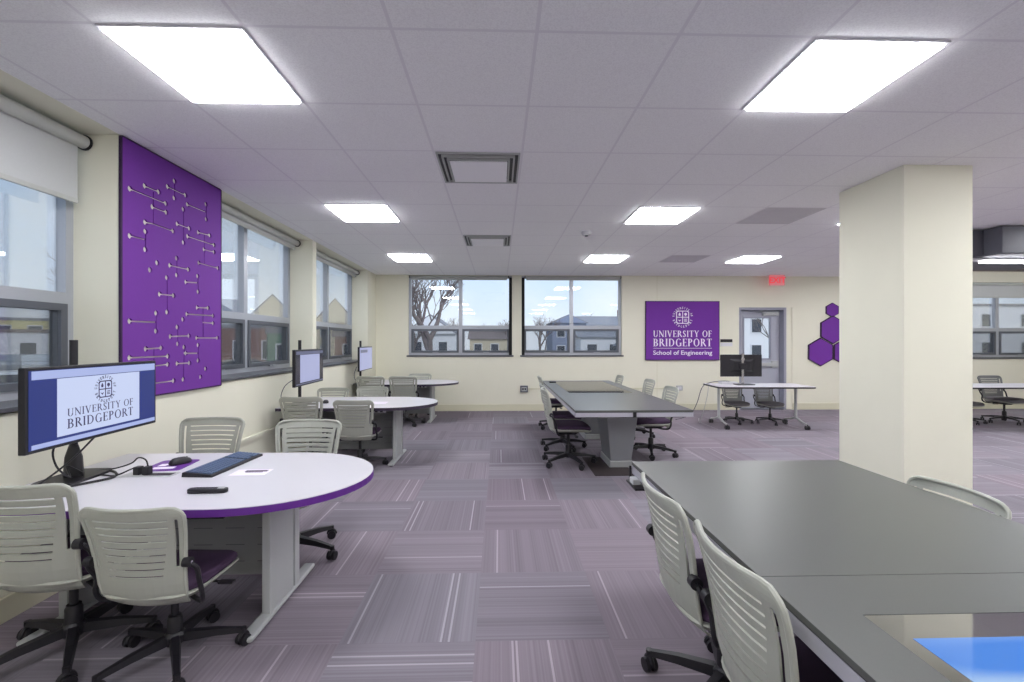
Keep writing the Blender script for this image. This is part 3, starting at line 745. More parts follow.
house('yellow upper storey building behind the white flat roofed one', -52.5, 51.5, 4.6, 4, 4.7, 0, OM['yel'], OM['roof'], .78, 'x', 2, cat='building', name='building')
house('brick garage building beside the white flat roofed building', -39.4, 48.5, 4.2, 4, 3.0, 0, OM['brick'], OM['roofb'], .78, 'x', 2, floors=1, cat='building', name='building')
house('brick building with flat roof outside the left window by the panel', -20.9, 39.6, 8.0, 5, 3.5, 0, OM['brick'], OM['roof'], .5, 'x', 4, floors=1, cat='building', name='building')
house('green fronted shop building outside the left window by the panel', -15.6, 33.4, 2.0, 2.4, 3.0, 0, OM['green'], OM['roof'], .5, 'x', 1, floors=1, cat='building', name='building')
house('white house with wide grey roof above the brick building', -41.5, 66, 8, 6, 5.4, 3.2, OM['white'], OM['roof'], .5, 'y', 3)
house('beige house with grey roof rising behind the green shop', -29.4, 60.5, 5.4, 6, 5.2, 3.2, OM['beige'], OM['roof'], .4, 'x', 3)
house('beige house with pitched roof outside the farthest left window', -22.6, 64, 5.0, 6, 5.0, 3.2, OM['beige'], OM['roofb'], .3, 'x', 2)
house('brick bungalow outside the farthest left window', -13.6, 46, 5, 5, 2.9, .9, OM['brick'], OM['roofb'], .3, 'y', 2, floors=1)

def car(label, x, y, rot, mat, s=1.0):
    t = thing('car', label, 'car', (x, y, GZ + .02), rot, 'cars parked outside')
    side = [(-2.2, .35), (-2.2, .75), (-1.95, .92), (-1.25, .98), (-.65, 1.42), (.75, 1.45), (1.45, 1.0), (2.1, .88), (2.25, .6), (2.2, .35)]
    b_ = BM(); prism(b_, side, -.85, .85, 'y'); obj('body', b_, mat, t, bevel=.06)
    b_ = BM(); prism(b_, [(-1.1, 1.0), (-.62, 1.36), (.72, 1.38), (1.25, 1.0)], -.86, .86, 'y'); obj('side_windows', b_, OM['dwin'], t)
    for wx in (-1.4, 1.4):
        for wy in (-.8, .8):
            b_ = BM(); tube(b_, [(wx, wy - .1, .33), (wx, wy + .1, .33)], .33, 18); wl = obj('wheel', b_, OM['tyre'], t)
            b_ = BM(); tube(b_, [(wx, wy - .11, .33), (wx, wy + .11, .33)], .2, 14); obj('hub_cap', b_, M['legg'], wl)
    return t
car('white car parked closest outside the nearest left window', -15.6, 15.1, .35, OM['carw'])
car('grey car parked farthest left in the row by the white building', -36.9, 35.1, 2.37, OM['carg'])
car('silver car parked in the middle of the row by the white building', -35.0, 35.6, 2.37, OM['cars'])
car('white car parked nearest the brick garage in the row', -33.1, 36.1, 2.37, OM['carw'])
car('dark car parked outside the left window beside the purple panel', -14.2, 25.4, .5, OM['card'])
car('white car parked in the street beyond the back window corner', -3.6, 42, 0, OM['carw'])

rnd = random.Random(4)
def tree(label, x, y, h, r, seed, depth=5, spread=.55):
    rd = random.Random(seed)
    b_ = BM(); tr = BM()
    def grow(bm, p, d, ln, rr, lv):
        pts = [p]; q = p.copy(); dd = d.copy(); n = 3
        for _ in range(n):
            dd = (dd + Vector((rd.uniform(-.14, .14), rd.uniform(-.14, .14), rd.uniform(-.02, .1)))).normalized()
            q = q + dd * ln / n; pts.append(q.copy())
        tube(bm, pts, [rr * (1 - .35 * k / n) for k in range(n + 1)], 6 if lv < 2 else 4, cap=False)
        if lv >= depth: return
        k = 3 if lv < 3 else 2 + (rd.random() < .5)
        for c in range(k):
            a = rd.uniform(0, 2 * pi); s = spread * rd.uniform(.6, 1.3)
            nd = (dd + Vector((cos(a) * s, sin(a) * s, rd.uniform(-.05, .25)))).normalized()
            grow(b_, pts[-1 - (rd.random() < .3)], nd, ln * rd.uniform(.62, .82), rr * .58, lv + 1)
    t = thing('bare_tree', label, 'tree', (x, y, GZ))
    grow(tr, Vector((0, 0, 0)), Vector((rd.uniform(-.08, .08), 0, 1)), h * .3, r, 0)
    obj('trunk', tr, OM['bark'], t); obj('branches', b_, OM['bark'], t)
    return t
tree('big bare forked tree outside the corner back window', -4.35, 29, 8.5, .30, 12, 6, .62)
tree('slim bare tree left of the big forked one outside the corner window', -6.6, 34, 8.5, .16, 40, 6, .6)
tree('bare tree behind the brown roofed house', -7.6, 92, 7.5, .22, 8, 6)
tree('bare tree at right edge of the corner back window', .8, 66, 6.0, .18, 11, 6)
tree('small bare tree left in the right hand back window', 5.2, 58, 6.2, .2, 15, 6)
tree('bare tree outside the nearest left window', -17.2, 19.6, 7.2, .10, 21, 6, .6)
tree('bare tree outside the left window beside the panel', -44, 70, 8.0, .25, 25, 6)
tree('bare tree beyond the glazed door', 27.5, 44, 7, .14, 31, 6, .6)
for k in range(13):
    tx_ = -34 + k * 7.1 + (k * 37 % 5) * .6
    tree('distant bare tree, number %s from the left of the skyline behind the houses' % ['one','two','three','four','five','six','seven','eight','nine','ten','eleven','twelve','thirteen'][k], tx_, 96 + (k * 13 % 7), 7.5 + (k * 5 % 4) * .7, .16, 50 + k, 5, .75)

# ------------------------------------------------------------------ task chair
def lerp(tab, z):
    for (a, va), (b, vb) in zip(tab, tab[1:]):
        if z <= b: return va + (vb - va) * max(0, (z - a)) / (b - a)
    return tab[-1][1]
BY = [(.345, -.165), (.365, -.192), (.40, -.212), (.46, -.226), (.55, -.236), (.65, -.250), (.72, -.266), (.80, -.292)]
BW = [(.345, .165), (.37, .180), (.42, .186), (.50, .189), (.60, .199), (.70, .211), (.765, .219)]
def bw(z):
    w_ = lerp(BW, min(z, .765))
    if z > .765: w_ *= 1 - .15 * ((z - .765) / .035) ** 2.2
    return w_
def bp(u, z, off=0): return (u * bw(z), lerp(BY, z) + .038 * u * u + off, z)

def sup(rx, ry, n=36, e=4.0, cx=0, cy=0):
    out = []
    for k in range(n):
        a = 2 * pi * k / n; c, s = cos(a), sin(a)
        out.append((cx + rx * math.copysign(abs(c) ** (2 / e), c), cy + ry * math.copysign(abs(s) ** (2 / e), s)))
    return out

def loft(bm, layers):
    """layers: list of (outline, z) with equal point counts; z may be a function of (x,y)"""
    rings = [[bm.verts.new((x, y, z(x, y) if callable(z) else z)) for x, y in o] for o, z in layers]
    n = len(rings[0])
    for A, B in zip(rings, rings[1:]):
        for q in range(n): bm.faces.new((A[q], A[(q + 1) % n], B[(q + 1) % n], B[q]))
    bm.faces.new(rings[0][::-1]); bm.faces.new(rings[-1]); return bm

def make_caster(parent, x, y, ang):
    h = BM(); lathe(h, [(.008, .05), (.008, .078)], x, y, 8)
    # hood
    c, s = cos(ang), sin(ang)
    pts = [(x + c * .026 * cos(a), y + s * .026 * cos(a), .03 + .03 * sin(a)) for a in [pi * q / 8 for q in range(9)]]
    tube(h, pts, .009, 6)
    o = obj('caster', h, M['black'], parent, smooth=True)
    for sd in (-1, 1):
        w_ = BM(); dx, dy = -s * sd, c * sd
        tube(w_, [(x + dx * .008, y + dy * .008, .027), (x + dx * .024, y + dy * .024, .027)], .027, 14)
        obj('wheel', w_, M['black'], o, smooth=True)
    return o

def make_chair(label, seatmat, spin=0.0, shell='chair', rim='chairf'):
    t = thing('task_chair', label, 'chair', (0, 0, 0), 0, 'task chairs')
    # slotted plastic back
    b_ = BM()
    zs = [.345, .355, .37, .39, .42, .455, .485]
    sl = [.496 + .0315 * i for i in range(9)]
    slot_rows = set()
    for zc in sl:
        zs.append(zc); slot_rows.add(len(zs) - 1); zs.append(zc + .0075); zs.append(zc + .02)
    zs += [.77, .782, .792, .80]
    us = [-1, -.94, -.90, -.84, -.74, -.5, -.25, 0, .25, .5, .74, .84, .90, .94, 1]
    def tu(u, z):
        k = .80 + .20 * min(1, max(0, (z - .48) / .25))
        return u * k if abs(u) < .8 else u
    G = [[b_.verts.new(bp(tu(u, z), z)) for u in us] for z in zs]
    for r in range(len(zs) - 1):
        for c in range(len(us) - 1):
            um = (us[c] + us[c + 1]) / 2; zm = (zs[r] + zs[r + 1]) / 2
            if r in slot_rows and abs(um) < .74: continue
            if .84 < abs(um) < .90 and .54 < zm < .755: continue
            b_.faces.new((G[r][c], G[r][c + 1], G[r + 1][c + 1], G[r + 1][c]))
    o = obj('slotted_back', b_, M[shell], t)
    md = o.modifiers.new('thickness', 'SOLIDIFY'); md.thickness = .007; md.offset = 0
    f = BM()
    zl = [.40, .45, .5, .56, .62, .68, .73, .765, .782, .793, .80]
    path = [bp(-1, z) for z in zl] + [bp(u, .803) for u in (-.9, -.6, -.3, 0, .3, .6, .9)] + [bp(1, z) for z in reversed(zl)]
    tube(f, path, [.006] + [.0085] * (len(path) - 2) + [.006], 8)
    obj('back_frame', f, M[rim], t, smooth=True)
    # seat
    s_ = BM(); zf = lambda h: (lambda x, y: h - .03 * max(0, (y - .10) / .13) ** 2)
    loft(s_, [(sup(.205, .205, cy=.015), zf(.400)), (sup(.213, .213, cy=.015), zf(.412)), (sup(.210, .210, cy=.015), zf(.430)), (sup(.195, .195, cy=.015), zf(.440)), (sup(.12, .12, cy=.01), zf(.443))])
    obj('seat_cushion', s_, seatmat, t, smooth=60)
    s_ = BM()
    loft(s_, [(sup(.13, .14, cy=.0), .362), (sup(.195, .20, cy=.005), zf(.374)), (sup(.218, .222, cy=.01), zf(.396)), (sup(.216, .220, cy=.012), zf(.404))])
    obj('seat_shell', s_, M['chairf'], t, smooth=60)
    for sd in (-1, 1):
        a_ = BM()
        tube(a_, smoothpath([(sd * .216, -.208, .556), (sd * .236, -.188, .52), (sd * .226, -.160, .46), (sd * .236, -.155, .40), (sd * .222, -.135, .352), (sd * .16, -.09, .338), (sd * .08, -.04, .342)], 5), .0105, 8)
        ar = obj('side_support', a_, M['black'], t, smooth=True)
        k_ = BM(); tube(k_, [(sd * .196, -.208, .556), (sd * .226, -.208, .556)], .021, 14); obj('pivot_knob', k_, M['black'], ar, smooth=True)
        k_ = BM(); tube(k_, [(sd * .2265, -.208, .556), (sd * .229, -.208, .556)], .007, 8); obj('pivot_screw', k_, M['chrome'], ar)
    m_ = BM(); hexa(m_, [(-.05, -.10, .32), (.05, -.10, .32), (.05, .07, .32), (-.05, .07, .32)], [(-.10, -.14, .362), (.10, -.14, .362), (.10, .12, .362), (-.10, .12, .362)])
    obj('seat_mechanism', m_, M['black'], t, bevel=.006)
    l_ = BM(); tube(l_, [(.04, .03, .345), (.16, .05, .34), (.20, .05, .335)], [.006, .006, .004], 6); box(l_, .18, .25, .035, .065, .331, .341)
    obj('height_lever', l_, M['black'], t)
    g = BM(); lathe(g, [(.031, .085), (.031, .19), (.026, .20), (.026, .205)], n=16); lathe(g, [(.016, .20), (.016, .335)], n=12)
    obj('gas_column', g, M['black'], t, smooth=True)
    s5 = BM(); lathe(s5, [(.035, .07), (.045, .08), (.045, .115), (.034, .13)], n=20)
    for k in range(5):
        a = spin + 2 * pi * k / 5
        c, s = cos(a), sin(a)
        def R(r, w_, z): return [(r * c - w_ * -s, r * s - w_ * c, z), (r * c + w_ * -s, r * s + w_ * c, z)]
        bl, br = R(.03, .022, .082); tl, tr_ = R(.03, .016, .122)
        el, er = R(.285, .014, .066); fl, fr_ = R(.285, .010, .086)
        ml, mr = R(.17, .018, .078); nl, nr = R(.17, .013, .108)
        hexa(s5, [bl, ml, mr, br], [tl, nl, nr, tr_]); hexa(s5, [ml, el, er, mr], [nl, fl, fr_, nr])
        lathe(s5, [(.014, .064), (.014, .086)], .285 * c, .285 * s, 10)
    base = obj('star_base', s5, M['black'], t)
    for k in range(5):
        a = spin + 2 * pi * k / 5; ca = a + (.9, -.6, 1.7, 2.4, -1.2)[k]
        make_caster(t, .285 * cos(a) , .285 * sin(a), ca)
    return t

D = radians
CH = [  # x, y, heading, scale, seat kind, label, group
 (-1.385, 1.99, -2, .90, 'p', 'grey slotted chair with plum seat, second from left at the nearest white table', 0),
 (-1.86, 2.05, 0, 1.0, 'p', 'grey slotted chair cut by the left picture edge, at the nearest white table', 0),
 (-2.03, 3.05, 180, 1.0, 'p', 'grey chair behind the nearest white table, below the purple panel', 0),
 (-1.31, 2.94, 180, 1.0, 'p', 'grey chair behind the nearest white table, left of its rounded end', 0),
 (-2.02, 4.95, 0, .98, 'p', 'grey chair in front of the middle white table, nearer the wall', 0),
 (-1.50, 4.97, 0, .93, 'p', 'grey chair in front of the middle white table, nearer the aisle', 0),
 (-2.18, 5.84, 180, .92, 'p', 'grey chair behind the middle white table, nearer the wall', 0),
 (-1.68, 5.89, 180, .93, 'p', 'grey chair behind the middle white table, nearer the aisle', 0),
 (-2.04, 7.53, 0, 1.0, 'p', 'grey chair in front of the farthest white table, nearer the wall', 0),
 (-1.52, 7.51, 0, 1.0, 'p', 'grey chair in front of the farthest white table, nearer the aisle', 0),
 (-1.46, 8.27, 180, .94, 'p', 'grey chair behind the farthest white table, against the back wall', 0),
 (0.77, 5.05, -90, 1.03, 'p', 'grey chair on the left side of the long middle table, nearest of three', 0),
 (0.81, 5.80, -90, 1.0, 'p', 'grey chair on the left side of the long middle table, second of three', 0),
 (0.90, 7.17, -90, 1.0, 'p', 'grey chair on the left side of the long middle table, farthest of three', 0),
 (1.82, 5.42, 90, 1.0, 'p', 'grey chair on the right side of the long middle table, nearest of three', 0),
 (1.92, 6.50, 90, 1.0, 'p', 'grey chair on the right side of the long middle table, second of three', 0),
 (1.70, 7.30, 88, 1.0, 'p', 'grey chair on the right side of the long middle table, farthest of three', 0),
 (.855, 1.70, -90, 1.0, 'p', 'grey slotted chair at the near dark table, farther of the left pair', 0),
 (.86, 1.19, -90, 1.0, 'p', 'grey slotted chair at bottom centre, nearest at the near dark table', 0),
 (1.64, 1.82, 90, .93, 'p', 'grey chair on the far right side of the near dark table', 0),
 (3.97, 7.51, 176, .80, 'g', 'grey seated chair under the wheeled table, below the dark monitor', 0),
 (4.50, 7.45, 184, .80, 'g', 'grey seated chair under the wheeled table, in front of the door', 0),
 (8.47, 7.41, 180, .95, 'g', 'grey chair tucked under the table at far right edge', 0),
 (7.81, 7.40, 180, .80, 'g', 'grey chair partly hidden by the pillar at the far right table', 0),
]
proto = {'p': make_chair('', M['seat'], .35), 'g': make_chair('', M['seatg'], .1, 'chairg', 'chairg')}
used = set()
for x, y, hd, sc, kind, lab, _ in CH:
    if kind not in used:
        used.add(kind); r = proto[kind]; r.location = (x, y, 0); r.rotation_euler = (0, 0, D(hd)); r.scale = (sc,) * 3; r['label'] = lab
    else: dup(proto[kind], (x, y, 0), D(hd), lab, 'task chairs', sc)

# ------------------------------------------------------------------ white bullet tables by the left wall
TZ = .66
def bullet(inset=0, xl=-1.10, xr=.52, hy=.485, a=.55):
    hy -= inset; pts = [(xl + inset, -hy), (xr - a, -hy)]
    pts += [(xr - a + (a - inset) * sin(pi * k / 28), -hy * cos(pi * k / 28)) for k in range(1, 28)]
    pts += [(xr - a, hy), (xl + inset, hy)]
    return pts
def bullet_table(label, x, y, band):
    t = thing('white_table', label, 'table', (x, y, 0), 0, 'white rounded tables along the windows')
    obj('table_top', prism(BM(), bullet(.0015), TZ - .024, TZ), M['lam'], t)
    obj('edge_band', prism(BM(), bullet(), TZ - .034, TZ - .003), band, t)
    for k, lx in enumerate((.06, -.90)):
        l_ = BM(); box(l_, lx - .02, lx + .02, -.155, .10, .03, TZ - .034); box(l_, lx - .028, lx + .028, .10, .155, .03, TZ - .034)
        leg = obj('leg_panel', l_, M['legg'], t, bevel=.004)
        f_ = BM(); box(f_, lx - .032, lx + .032, -.34, .36, .008, .032)
        obj('foot', f_, M['legg'], leg, bevel=.01)
        for s in (-.31, .33): obj('glide', lathe(BM(), [(.018, 0), (.018, .008)], lx, s, 10), M['black'], leg)
        b_ = BM(); box(b_, lx - .03, lx + .03, -.30, .30, TZ - .05, TZ - .034); obj('top_bracket', b_, M['legd'], leg)
    s_ = Box(-.88, .015, .115, .13, .09, TZ - .036)
    for r in range(5):
        for c in range(5): box(s_, -.80 + c * .17, -.70 + c * .17, .1135, .115, .16 + r * .09, .164 + r * .09, mi=1)
    obj('modesty_panel', s_, [M['legd'], M['slots']], t)
    p_ = BM(); box(p_, -.16, .02, -.43, -.38, TZ - .06, TZ - .034); pw = obj('power_strip', p_, M['lframe'] if band is M['dband'] else M['black'], t)
    for k in range(3): obj('socket', Box(-.14 + k * .055, -.11 + k * .055, -.432, -.43, TZ - .056, TZ - .04), M['black'], pw)
    return t
bullet_table('nearest white table with purple edge and rounded end', -1.19, 2.40, M['pband'])
bullet_table('middle of the three white rounded tables along the windows', -1.23, 5.30, M['dband'])
bullet_table('farthest white rounded table, by the back wall corner', -1.22, 7.95, M['dband'])

# ------------------------------------------------------------------ long grey touch tables
def display_material(name, kind):
    m, nt, p = newmat(name)
    tc = nt.nodes.new('ShaderNodeTexCoord')
    p.inputs['Base Color'].default_value = (.01, .01, .015, 1); p.inputs['Roughness'].default_value = .04; p.inputs['IOR'].default_value = 2.2
    if kind == 'blue':
        wv = nt.nodes.new('ShaderNodeTexNoise'); wv.inputs['Scale'].default_value = 1.6; wv.inputs['Detail'].default_value = 2
        mp = nt.nodes.new('ShaderNodeMapping'); mp.inputs['Rotation'].default_value = (0, 0, .9); mp.inputs['Scale'].default_value = (.5, 3.0, 1)
        nt.links.new(tc.outputs['Object'], mp.inputs[0]); nt.links.new(mp.outputs[0], wv.inputs['Vector'])
        rp = nt.nodes.new('ShaderNodeValToRGB'); nt.links.new(wv.outputs['Fac'], rp.inputs[0])
        rp.color_ramp.elements[0].position = .42; rp.color_ramp.elements[0].color = lin((36, 128, 226))
        rp.color_ramp.elements[1].position = .68; rp.color_ramp.elements[1].color = lin((196, 226, 246))
        nt.links.new(rp.outputs[0], p.inputs['Emission Color']); p.inputs['Emission Strength'].default_value = .85
    return m
M['disp'] = display_material('touch_display', 'blue')

def touch_table(label, x0, x1, y0, y1, seam, gx0, gx1, gy0, gy1, lit, peds):
    t = thing('touch_table', label, 'table', ((x0 + x1) / 2, (y0 + y1) / 2, 0), 0, 'long dark grey tables')
    ox, oy = (x0 + x1) / 2, (y0 + y1) / 2; z = .72
    def B(bm, a, b, c, d, e, f): return box(bm, a - ox, b - ox, c - oy, d - oy, e, f)
    ys = [y0] + seam + [y1]
    for a, b in zip(ys, ys[1:]):
        tp = wall_holes(BM(), x0 - ox, x1 - ox, a + (.001 if a != y0 else 0) - oy, b - (.001 if b != y1 else 0) - oy, z - .016, z,
                        [(gx0 - ox, gx1 - ox, gy0 - oy, gy1 - oy)], 'x') if False else None
        q = BM(); xs = [x0, gx0, gx1, x1]; yy = sorted({a, b} | {v for v in (gy0, gy1) if a < v < b})
        for i in range(3):
            for j in range(len(yy) - 1):
                cy_ = (yy[j] + yy[j + 1]) / 2
                if i == 1 and gy0 < cy_ < gy1: continue
                e0 = .0012 if yy[j] == a and a != y0 else 0; e1 = .0012 if yy[j + 1] == b and b != y1 else 0
                B(q, xs[i], xs[i + 1], yy[j] + e0, yy[j + 1] - e1, z - .016, z)
        bmesh.ops.remove_doubles(q, verts=q.verts, dist=.00001)
        obj('table_top', q, M['greytop'], t)
    q = BM(); B(q, x0 + .004, x1 - .004, y0 + .004, y1 - .004, z - .022, z - .0165); obj('shadow_gap', q, M['black'], t)
    q = BM(); ew = .022
    B(q, x0 + .002, x0 + ew, y0, y1, z - .062, z - .022); B(q, x1 - ew, x1 - .002, y0, y1, z - .062, z - .022); B(q, x0 + ew, x1 - ew, y0, y0 + ew, z - .062, z - .022); B(q, x0 + ew, x1 - ew, y1 - ew, y1, z - .062, z - .022)
    obj('apron', q, M['greyedge'], t)
    q = BM(); B(q, x0 + .05, x1 - .05, y0 + .05, y1 - .05, z - .075, z - .063); obj('under_frame', q, M['black'], t)
    q = BM(); B(q, gx0, gx1, gy0, gy1, z - .010, z - .001); gl = obj('touch_glass', q, M['tglass'], t)
    q = BM(); B(q, gx0 + .04, gx1 - .04, gy0 + .07, gy1 - .085, z - .001, z - .0004)
    if lit: obj('lit_display', q, M['disp'], gl)
    else: q.free()
    for py in peds:
        q = BM(); c = (x0 + x1) / 2 + .065 - ox; yy = py - oy
        hexa(q, [(c - .11, yy, .05), (c + .11, yy, .05), (c + .11, yy + .42, .05), (c - .11, yy + .42, .05)], [(c - .175, yy - .06, z - .075), (c + .175, yy - .06, z - .075), (c + .175, yy + .48, z - .075), (c - .175, yy + .48, z - .075)])
        pd = obj('pedestal', q, M['ped'], t, bevel=.004)
        q = BM(); box(q, c - .125, c + .125, yy - .015, yy + .435, 0, .07); obj('plinth', q, M['legg'], pd, bevel=.005)
    return t, ox, oy
tt, ox, oy = touch_table('long grey table at lower right with a lit blue touch display', .70, 1.81, -1.6, 2.385, [1.205], .84, 1.66, -.62, 1.03, True, [1.15, -.9])
q = BM(); box(q, .675 - ox, .76 - ox, 2.24 - oy, 2.40 - oy, .612, .622); box(q, .685 - ox, .695 - ox, 2.375 - oy, 2.385 - oy, .62, .70)
pb_ = obj('outlet_tray', q, M['black'], tt)
q = BM(); box(q, .68 - ox, .72 - ox, 2.30 - oy, 2.36 - oy, .622, .65); obj('socket', q, M['lframe'], pb_, bevel=.004)
tt, ox, oy = touch_table('long grey table in the middle of the room with a glass top inset', .70, 1.80, 4.17, 7.42, [5.45], .87, 1.66, 5.62, 7.28, False, [4.88, 6.30])
q = BM(); box(q, 1.235 - ox, 1.265 - ox, 4.160 - oy, 4.17 - oy, .655, .705); obj('edge_port', q, M['black'], tt)
o = obj('floor_plate', prism(BM(), [(.97, 4.57), (1.38, 4.57), (1.38, 4.855), (1.18, 4.855), (1.18, 5.3), (.97, 5.3)], 0, .006), M['rug']); tag(o, 'dark brown floor plate beside the pedestal of the middle table', 'floor plate')
q = BM(); box(q, .78, .88, 7.0, 7.12, .72, .74); o = obj('black_puck', q, M['black'], None, bevel=.005); o.name = 'small_remote'; tag(o, 'small black object on far left corner of the middle table', 'remote')

# ------------------------------------------------------------------ wheeled tables at the right
def flip_table(label, x, y, wd, dp, rot):
    t = thing('wheeled_table', label, 'table', (x, y, 0), rot, 'wheeled tables at the right')
    obj('table_top', prism(BM(), sup(wd / 2 - .002, dp / 2 - .002, 48, 14), TZ - .02, TZ), M['lam'], t)
    obj('edge_band', prism(BM(), sup(wd / 2, dp / 2, 48, 14), TZ - .026, TZ - .003), M['black'], t)
    for s in (-1, 1):
        lx = s * (wd / 2 - .14)
        l_ = BM(); tube(l_, [(lx, 0, .12), (lx, 0, TZ - .03)], .028, 12, flat=.7); leg = obj('leg', l_, M['legg'], t, smooth=True)
        f_ = BM(); tube(f_, smoothpath([(lx, -.30, .075), (lx, -.15, .10), (lx, 0, .14), (lx, .15, .10), (lx, .30, .075)], 4), [.014] * 4 + [.018] * 9 + [.014] * 4, 8); obj('foot', f_, M['legg'], leg, smooth=True)
        for yy in (-.30, .30):
            c_ = BM()
            for dx in (-.018, .018): tube(c_, [(lx + dx - .01, yy, .032), (lx + dx + .01, yy, .032)], .032, 12)
            lathe(c_, [(.008, .04), (.008, .08)], lx, yy, 8)
            obj('caster', c_, M['black'], leg)
    b_ = BM(); box(b_, -wd / 2 + .14, wd / 2 - .14, -.02, .02, TZ - .06, TZ - .026); obj('cross_beam', b_, M['legg'], t)
    return t
flip_table('white wheeled table with black edge in front of the grey door', 4.14, 7.20, 1.50, .68, -.05)
flip_table('white wheeled table with black edge at far right beyond the pillar', 7.98, 7.05, 1.9, .68, 0)

# ------------------------------------------------------------------ monitors
navy = emat('screen_navy', (16, 44, 132), .75); lav = emat('screen_lavender', (176, 190, 240), .8); pale = emat('screen_pale', (206, 218, 252), .82)
page = emat('screen_page', (178, 184, 226), .75); ink = pmat('screen_ink', (50, 40, 90), .6); screengrey = emat('screen_grey', (110, 114, 150), .6)
def monitor(label, x, y, z, wd, ht, rot, kind, pole_top=None, base_z=TZ, off=.10):
    """screen faces local -Y; stand behind at +Y"""
    t = thing('monitor', label, 'monitor', (x, y, base_z), rot, 'wide computer monitors')
    zc = z - base_z
    b_ = BM(); box(b_, -wd / 2, wd / 2, -.012, .018, zc - ht / 2, zc + ht / 2); hexa(b_, [(-wd * .3, .018, zc - ht * .3), (wd * .3, .018, zc - ht * .3), (wd * .2, .045, zc - ht * .2), (-wd * .2, .045, zc - ht * .2)], [(-wd * .3, .018, zc + ht * .3), (wd * .3, .018, zc + ht * .3), (wd * .2, .045, zc + ht * .2), (-wd * .2, .045, zc + ht * .2)])
    obj('housing', b_, M['black'], t, bevel=.004)
    y0, y1 = -.0135, -.012
    sw, sh = wd / 2 - .014, ht / 2 - .014
    if kind == 'logo':
        sc = obj('screen', Box(-sw, sw, y0, y1, zc - sh, zc + sh), navy, t)
        obj('top_bar', Box(-sw + .012, sw, y0 - .0006, y0, zc + sh - .040, zc + sh - .003), lav, sc)
        obj('bottom_bar', Box(-sw + .012, sw, y0 - .0006, y0, zc - sh + .002, zc - sh + .022), lav, sc)
        obj('slide', Box(-.255, .262, y0 - .0006, y0, zc - sh + .034, zc + sh - .043), pale, sc)
        e_ = bpy.data.objects.new('tmp', None)
        def up(bm): bm.transform(Matrix.Translation((0, y0 - .0007, 0)) @ Matrix.Rotation(pi / 2, 4, 'X')); return bm
        b_ = BM(); serif(b_, 'UNIVERSITY OF', .415, .036, .005, zc - .052, 0, .0006, .8); obj('lettering', up(b_), ink, sc)
        b_ = BM(); serif(b_, 'BRIDGEPORT', .415, .044, .005, zc - .108, 0, .0006, .9); obj('lettering', up(b_), ink, sc)
        b_ = BM(); crest(b_, .072, .02, zc + .055, 0, .0006); obj('seal', up(b_), ink, sc)
        o = crest_ring(.072, .02, zc + .055, 0, screengrey, 'seal_lettering', sc); o.data.transform(Matrix.Translation((0, y0 - .0007, 0)) @ Matrix.Rotation(pi / 2, 4, 'X'))
        bpy.data.objects.remove(e_)
    elif kind == 'page':
        sc = obj('screen', Box(-sw, sw, y0, y1, zc - sh, zc + sh), pmat('screen_dark', (40, 38, 60), .2), t)
        obj('top_bar', Box(-sw + .01, sw, y0 - .0006, y0, zc + sh - .036, zc + sh - .003), screengrey, sc)
        obj('slide', Box(-sw * .72, sw * .72, y0 - .0006, y0, zc - sh + .022, zc + sh - .04), page, sc)
        obj('bottom_bar', Box(-sw + .01, sw, y0 - .0006, y0, zc - sh + .002, zc - sh + .014), screengrey, sc)
    elif kind == 'plain':
        sc = obj('screen', Box(-sw, sw, y0, y1, zc - sh, zc + sh), page, t)
        obj('window_bar', Box(-sw * .9, sw * .2, y0 - .0006, y0, zc + sh * .55, zc + sh * .8), screengrey, sc)
    else: obj('screen', Box(-sw, sw, y0, y1, zc - sh, zc + sh), M['tglass'], t)
    # stand
    if pole_top:
        p_ = BM(); lathe(p_, [(.017, 0), (.017, pole_top - base_z)], 0, off, 10); obj('pole', p_, M['black'], t, smooth=True)
        if kind == 'logo': p_ = BM(); tube(p_, [(0, off, .01), (0, off, .11), (0, off, .17)], [.045, .038, .02], 12, flat=.7); obj('stand_neck', p_, M['black'], t, smooth=True)
        m_ = BM(); box(m_, -.05, .05, .04, off, zc - .05, zc + .05); obj('arm_bracket', m_, M['black'], t, bevel=.006)
    else:
        if kind != 'off': p_ = BM(); tube(p_, [(0, off, .01), (0, off, .10), (0, off - .01, .16), (0, .05, zc - .02)], [.055, .04, .026, .024], 12, flat=.6); obj('stand_neck', p_, M['black'] if kind != 'off' else M['chrome'], t, smooth=True)
        m_ = BM(); box(m_, -.05, .05, .035, off * .8, zc - .06, zc + .04); obj('mount_plate', m_, M['black'], t, bevel=.006)
    b_ = BM(); prism(b_, sup(.15, .10, 28, 5, 0, off), 0, .012); obj('stand_base', b_, M['black'], t, bevel=.003)
    return t
monitor('wide monitor showing the university slide on the nearest white table', -2.032, 2.378, 1.055, .806, .37, pi / 2 + .066 , 'logo', 1.36, off=.12)
monitor('wide monitor on a black pole above the middle white table', -2.08, 5.06, 1.08, .84, .38, pi / 2 + .05, 'page', 1.37, off=.10)
monitor('wide monitor on a black pole above the farthest white table', -2.2, 7.58, 1.08, .86, .385, pi / 2 + .05, 'plain', 1.37, off=.08)
t = monitor('dark monitor seen from behind on the wheeled table by the door', 3.96, 7.36, .965, .68, .36, pi, 'off')
q = BM(); box(q, -.02, .02, .046, .062, -.02 , .50); q2 = obj('silver_column', q, M['chrome'], t, bevel=.003)
q = BM(); tube(q, [(0, .05, .41), (0, .066, .41)], .03, 16); obj('round_badge', q, M['chrome'], t)

